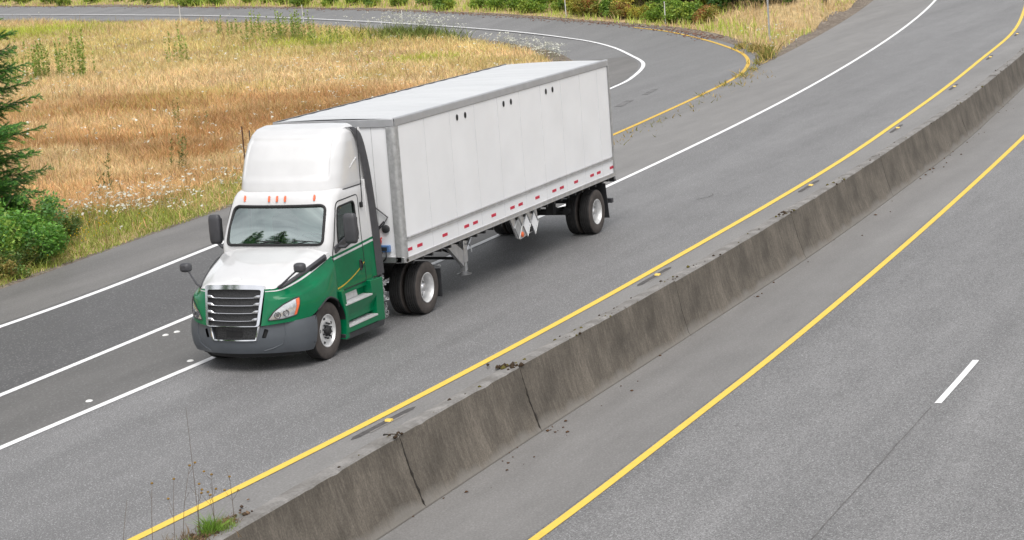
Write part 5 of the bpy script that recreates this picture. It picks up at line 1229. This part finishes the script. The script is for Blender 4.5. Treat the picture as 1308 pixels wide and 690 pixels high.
# taller broadleaf trees on the bank, above the picture's top edge
def crown(seed, w, h, n, size, cols, z0):
    q = np.random.default_rng(seed); cs = []; rs = []
    for i in range(24):
        a = q.uniform(0, 2*PI); r = w*.5*q.random()**.5; z = z0+(h-z0)*q.random(); r *= math.sqrt(max(.1, 1-((z-z0)/(h-z0)-.4)**2*2)); cs.append((r*math.cos(a), r*math.sin(a), z)); s = w*(.10+.12*q.random()); rs.append((s, s, s*.8))
    return leafcloud(q, cs, rs, n, size, cols)
def trunk(h, r, seed):
    q = np.random.default_rng(seed); b = MB(); b.tube([(0, 0, -.2), (.03*h, 0, h*.4), (.0, .03*h, h*.8)], [r, r*.7, r*.3], 8)
    for k in range(6):
        a = q.uniform(0, 2*PI); z = h*(.3+.08*k); b.tube([(.02*h, .01*h, z), (h*.18*math.cos(a), h*.18*math.sin(a), z+h*.14), (h*.28*math.cos(a), h*.28*math.sin(a), z+h*.25)], [r*.4, r*.25, r*.08], 5)
    o = b.build('trunk', M['bark'], fixn=False); me = o.data; bpy.data.objects.remove(o); return me
TREE = [[('crown', tomesh('crown', crown(s, 6, 8, 9000, .16, DG, 1.5), M['leaf'])), ('trunk', trunk(7, .16, s))] for s in (21, 22)]
for n_, (i, dist) in enumerate([(166, 16), (172, 14), (184, 16), (196, 14), (208, 17)]):
    x, y = offp(i, dist); plant('broadleaf_tree', TREE[n_ % 2], 'tall dark green broadleaf tree on the bank behind the bushes', 'tree', 'broadleaf trees behind the bushes', x, y, q.uniform(.8, 1.15), q.uniform(0, 6.3))

# ------------------------------------------------------------------ conifer at the left edge
def fir(seed, h, rbase, fine=1.0):
    q = np.random.default_rng(seed); Vn, Fn, Cn = [], [], []; o = 0; tw = MB(); tw.tube([(0, 0, -.2), (0, 0, h*.6), (0, 0, h)], [h*.022, h*.012, .01], 8)
    z = .25*h*.2; nb_ = 0
    while z < h*.985:
        f = 1-z/h; L0 = rbase*(f**.85)+.08
        for k in range(int(4+2.5*f)):
            a = q.uniform(0, 2*PI); L = L0*q.uniform(.75, 1.12); zz = z+q.normal(0, .06)
            e = np.array([math.cos(a), math.sin(a)]); ts = np.linspace(0, 1, 9)
            pitch = .62 + .15*(1-f)
            spine = np.c_[np.outer(ts*L, e), zz + L*(pitch*ts - .42*ts**2 + .10*ts**4)]
            tw.tube([tuple(p) for p in spine[::2]], [.012+.006*L, .010, .008, .006, .003], 4)
            side = np.array([-e[1], e[0], 0])
            nt_ = int(L*20*fine)
            for j in range(nt_):
                t = .10+.90*(j+.5)/nt_; p = np.array([np.interp(t, ts, spine[:, c]) for c in range(3)]); sgn = 1 if j % 2 else -1
                l2 = (L*.36*(1-t)**.75+.09)*q.uniform(.7, 1.15); dirv = side*sgn*.80 + np.r_[e, 0]*.62 + np.array([0, 0, q.normal(-.12, .28)]); dirv /= np.linalg.norm(dirv)
                m_ = max(4, int(l2*46*fine)); s = (np.arange(m_)+.5)/m_; base = p+np.outer(s*l2, dirv); base[:, 2] -= .10*(s*l2)**1.5
                nd = np.cross(dirv, [0, 0, 1]); nd /= np.linalg.norm(nd); up = np.cross(nd, dirv)
                for sg in (-1, 1, 0):
                    ln = (.055+.03*q.random(m_))[:, None]; dv = dirv*.75 + nd*sg*.75 + up*(.30 if sg == 0 else .12) + q.normal(0, .16, (m_, 3)); dv /= np.linalg.norm(dv, axis=1)[:, None]
                    wv = np.cross(dv, up+q.normal(0, .3, (m_, 3))); wv /= np.linalg.norm(wv, axis=1)[:, None]; tip = base+dv*ln*1.25; wv *= .012
                    V = np.stack([base-wv, base+wv, tip], 1); Vn.append(V.reshape(-1, 3)); Fn.append(np.arange(m_)[:, None]*3+[0, 1, 2]+o); o += m_*3
                    new = (s > .72) & (q.random(m_) < .7); c = np.where(new[:, None], [[.26,.50,.10]], [[.12,.29,.08]])*(.7+.6*q.random((m_, 1))); Cn.append(np.repeat(c, 3, 0))
        z += q.uniform(.14, .22)*(.6+.5*f)
    ob = tw.build('trunk', M['bark'], fixn=False); tm = ob.data; bpy.data.objects.remove(ob)
    return [('needles', tomesh('needles', (np.concatenate(Vn), np.concatenate(Fn), np.concatenate(Cn)), M['leaf'])), ('trunk', tm)]
FIR = fir(5, 13.0, 2.55)
plant('fir_tree', FIR, 'dark green fir with drooping sprays at the left picture edge', 'fir tree', None, -11.6, -15.75, 1.0, 1.0)
for x, y, sc, rz, lab in [(21,-16.5,.95,0,'tall fir beyond the left picture edge, nearest of those mirrored in the windscreen'), (25.5,-15,1.1,1,'tallest fir mirrored in the windscreen, ahead of the truck'), (29,-21,1.25,2,'fir standing behind the tallest mirrored fir'), (17.5,-20,.85,3,'smaller fir mirrored in the windscreen, farthest from the ramp'), (35,-18,1.05,4,'fir farthest ahead of the truck, mirrored in the windscreen')]:
    plant('fir_tree', FIR, lab, 'fir tree', None, x, y, sc, rz)
# ------------------------------------------------------------------ bramble thicket at its foot
BL = [(.12,.29,.042), (.18,.36,.055), (.30,.45,.075), (.15,.31,.095)]
def thicket(seed, n, size, w, h, cols): return shrub_mesh(seed, w, h, n, size, cols)
TH = [[('leaves', tomesh('leaves', thicket(s, 6500, .052, 2.3, 1.7, BL), M['leaf'])), ('canes', stemmesh(s, 1.5, 9, .8, .012))] for s in (31, 32, 33)]
TH2 = [[('leaves', tomesh('leaves', thicket(s, 3600, .045, 1.6, .9, [(.13,.22,.04), (.22,.26,.05), (.09,.16,.04), (.3,.24,.07)]), M['leaf'])), ('canes', stemmesh(s, .8, 9, .6, .010))] for s in (36, 37)]
BP_ = [(-9.4,-12.9,1.1,0,'big leafy bramble at the foot of the fir'), (-8.2,-12.3,.9,0,'bramble bush in the bottom left verge, nearest the road'), (-11.2,-13.6,.9,0,'leafy bramble bulging out right of the fir'), (-10.0,-14.0,1.3,0,'tall bramble beside the fir trunk'), (-7.2,-12.2,.9,0,'bramble bush at the lower left picture edge'), (-12.3,-15.2,1.0,0,'dark bramble behind the others, right of the fir'),
       (-12.0,-12.9,.75,1,'low weedy bush trailing off the bramble towards the road'), (-10.4,-12.1,.8,1,'low weedy bush at the asphalt edge below the bramble'), (-8.6,-11.6,.7,1,'small sprawling weed bush on the asphalt edge'), (-13.4,-13.6,.5,1,'last low bush at the right end of the thicket'), (-7.4,-11.4,.75,1,'sprawling weed bush closest to the asphalt at the far left'), (-9.3,-11.9,.85,0,'leafy bramble spilling toward the asphalt edge at the left')]
for x, y, sc, kd, lab in BP_: plant('bramble_bush', (TH2 if kd else TH)[q.integers(0, 2)], lab, 'bush', 'brambles under the fir', x, y, sc, q.uniform(0, 6.3))
# sprays of yellow flowers in the verge
x = rng.normal(-12.0, 1.8, 70); y = -11.9-.08*(x+12)*-1+rng.normal(0, .35, 70)-.2; k = clear_of_roads(x, y); x, y = x[k], y[k]
V, F, C = lumps(np.c_[x, y, hgt(x, y)+.25+.35*rng.random(len(x))], np.full((len(x), 3), .022), np.tile([[.60,.42,.02]], (len(x), 1))); colmesh('yellow_flowers', V, F, C, M['petal'], kind='stuff')
# ------------------------------------------------------------------ weeds at the near end of the wall
M['stalk'] = attr_mat('dry_stalks', .8, .1)
def drystalk(x, y, z, h, lean, lab, heads=2, col=(.10,.065,.035), r=.0032):
    e = tag(empty('dry_weed', (x, y, z)), lab, 'weed', 'dry weed stalks at the near wall end')
    b = MB(); q_ = np.random.default_rng(int(abs(x*1000)) % 9973); P = catmull([(0, 0, 0), (lean[0]*.35, lean[1]*.35, h*.5), (lean[0], lean[1], h)], 10); b.tube([tuple(p) for p in P], np.linspace(r*1.3, r*.6, 10), 5)
    tips = [P[-1]]
    for k in range(heads):
        i = q_.integers(4, 9); a = q_.uniform(0, 6.3); t = P[i]+np.array([math.cos(a)*.10, math.sin(a)*.10, .14]); b.tube([tuple(P[i]), tuple(P[i]+(t-P[i])*.5+[0, 0, -.01]), tuple(t)], r*.6, 4); tips.append(t)
    st_ = b.build('stalk', simple('stalk_%d' % (abs(int(x*1000)) % 9973), col, .8), e, fixn=False)
    for t in tips[:heads]:
        b = MB(); b.lathe([(0, -.012), (.016, -.008), (.020, .004), (.012, .014), (0, .016)], tuple(t), 8, axis='z'); b.build('seed_head', M['seedy'], e, smooth=60)
    return e
M['seedy'] = simple('seed_head', (.22,.13,.03), .9, var=.4, vs=30)
zt = .02
ST_ = [((7.15, 4.62), 1.75, (.12, .06), 'tallest thin dry stalk at the wall end, reaching over the lane', 0), ((7.45, 4.55), .95, (-.25, .05), 'bent dry stalk left of the tallest one', 2), ((7.3, 4.70), .75, (.03, .10), 'dry stalk with brown seed heads beside the tallest one', 3), ((6.75, 4.60), .72, (.05, .06), 'short stalk with a yellow seed head over the lane line', 3),
       ((8.0, 4.45), .85, (-.28, -.1), 'dry stalk leaning out toward the lane at lower left', 1), ((6.45, 4.72), .62, (.08, .04), 'small forked stalk right of the grass tuft', 3), ((7.75, 4.62), .9, (-.1, .02), 'thin upright stalk behind the green tuft', 2), ((8.6, 4.4), .8, (-.3, -.05), 'leftmost leaning stalk near the bottom edge', 0), ((7.0, 4.78), .55, (.02, -.06), 'stubby stalk at the concrete edge', 2)]
for (x, y), h, ln, lab, hd in ST_: drystalk(x+2.9, y+.02, zt, h, ln, lab, hd)
e = tag(empty('grass_tuft', (9.95, 4.72, .03)), 'bright green grass tuft growing in the gap at the near wall end', 'grass tuft'); n = 260
def tuft(cx, cy, n, sp, hh, col):
    x = rng.normal(cx, sp, n); y = rng.normal(cy, sp*.6, n); V, F, C = blades(x, y, hh*(.4+.8*rng.random(n)), np.full(n, .010), np.array([col])*(.6+.8*rng.random((n, 1))), .6, wind=(0, 0)); V[:, 2] += -hgt(np.repeat(x, 5), np.repeat(y, 5))+.03; return V, F, C
V, F, C = tuft(9.95, 4.72, n, .07, .24, (.17,.30,.04)); o = colmesh('blades', V-np.array([9.95, 4.72, .03]), F, C, M['grass']); o.parent = e
for cx, cy, nn, sp, hh, col in ((6.85, 4.82, 160, .10, .12, (.20,.30,.06)), (7.4, 4.62, 300, .30, .10, (.20,.13,.06)), (6.6, 4.72, 150, .14, .10, (.22,.14,.07)), (8.2, 4.6, 250, .35, .14, (.20,.15,.07)), (7.6, 4.7, 60, .15, .13, (.18,.26,.06))): push(tuft(cx+2.9, cy+.02, nn, sp, hh, col))
flush('wall_end_weeds', M['grass'], kind='stuff')
xx = rng.normal(10.1, .55, 160); V, F, C = lumps(np.c_[xx, rng.normal(4.68, .09, 160), np.full(160, .035)], np.abs(rng.normal(.018, .01, (160, 1)))*np.array([[1.5, 1.2, .6]])+.004, np.where(rng.random((160, 1)) < .5, [[.07,.045,.03]], [[.17,.11,.07]])); colmesh('wall_end_soil', V, F, C, M['moss'], kind='stuff')
# ================================================================== CAMERA, SKY, SUN
cd = bpy.data.cameras.new('camera'); cam = bpy.data.objects.new('camera', cd); COL.objects.link(cam); SC.camera = cam
yaw, pitch, roll, fpx = 3.56339, .17225, -.07504, 2738.956
d = Vector((math.cos(pitch)*math.cos(yaw), math.cos(pitch)*math.sin(yaw), -math.sin(pitch))); rt = d.cross(Vector((0, 0, 1))).normalized(); up = rt.cross(d)
Rr_ = rt*math.cos(roll)+up*math.sin(roll); Ur_ = up*math.cos(roll)-rt*math.sin(roll)
cam.matrix_world = Matrix(((Rr_.x, Ur_.x, -d.x, CAMP[0]), (Rr_.y, Ur_.y, -d.y, CAMP[1]), (Rr_.z, Ur_.z, -d.z, CAMP[2]), (0, 0, 0, 1)))
cd.sensor_width = 36; cd.lens = 36*fpx/1308; cd.clip_end = 3000; cd.clip_start = .5
SUN = Vector((.42, .22, .86)).normalized()
wd = bpy.data.worlds.new('World'); SC.world = wd; wd.use_nodes = True; nt = wd.node_tree; bg = nt.nodes['Background']
sky = nt.nodes.new('ShaderNodeTexSky'); sky.sky_type = 'NISHITA'; sky.sun_disc = False; sky.sun_elevation = math.asin(SUN.z); sky.sun_rotation = math.atan2(SUN.x, SUN.y); sky.air_density = 1.0; sky.dust_density = 3.0; sky.ozone_density = 1.0
hs = nt.nodes.new('ShaderNodeHueSaturation'); hs.inputs['Saturation'].default_value = .16; nt.links.new(sky.outputs[0], hs.inputs['Color'])
tc = nt.nodes.new('ShaderNodeTexCoord'); mp = nt.nodes.new('ShaderNodeMapping'); mp.inputs['Scale'].default_value = (1, 1, 2.2); nt.links.new(tc.outputs['Generated'], mp.inputs[0])
cn = N(nt, 'ShaderNodeTexNoise', i_Scale=2.4, i_Detail=6, i_Roughness=.55); nt.links.new(mp.outputs[0], cn.inputs['Vector'])
cr = ramp(nt, cn.outputs['Fac'], [(.34, (.70,.71,.73)), (.62, (1.35,1.34,1.32))])
nt.links.new(mixc(nt, 1.0, hs.outputs[0], cr.outputs[0], 'MULTIPLY'), bg.inputs['Color']); bg.inputs['Strength'].default_value = .13
sl = bpy.data.lights.new('sun', 'SUN'); sl.energy = 1.15; sl.angle = R(40); sl.color = (1, .96, .90); so_ = bpy.data.objects.new('sun', sl); COL.objects.link(so_)
so_.rotation_euler = (-SUN).to_track_quat('-Z', 'Y').to_euler(); so_.location = (0, 0, 60)
vs = SC.view_settings; vs.view_transform = 'Standard'; vs.look = 'None'; vs.gamma = 1; vs.exposure = EXPOSURE; vs.use_curve_mapping = False
SC.render.engine = 'CYCLES'; SC.cycles.use_denoising = True; SC.cycles.max_bounces = 6; SC.cycles.diffuse_bounces = 3; SC.cycles.glossy_bounces = 3; SC.cycles.transparent_max_bounces = 8; SC.cycles.transmission_bounces = 4
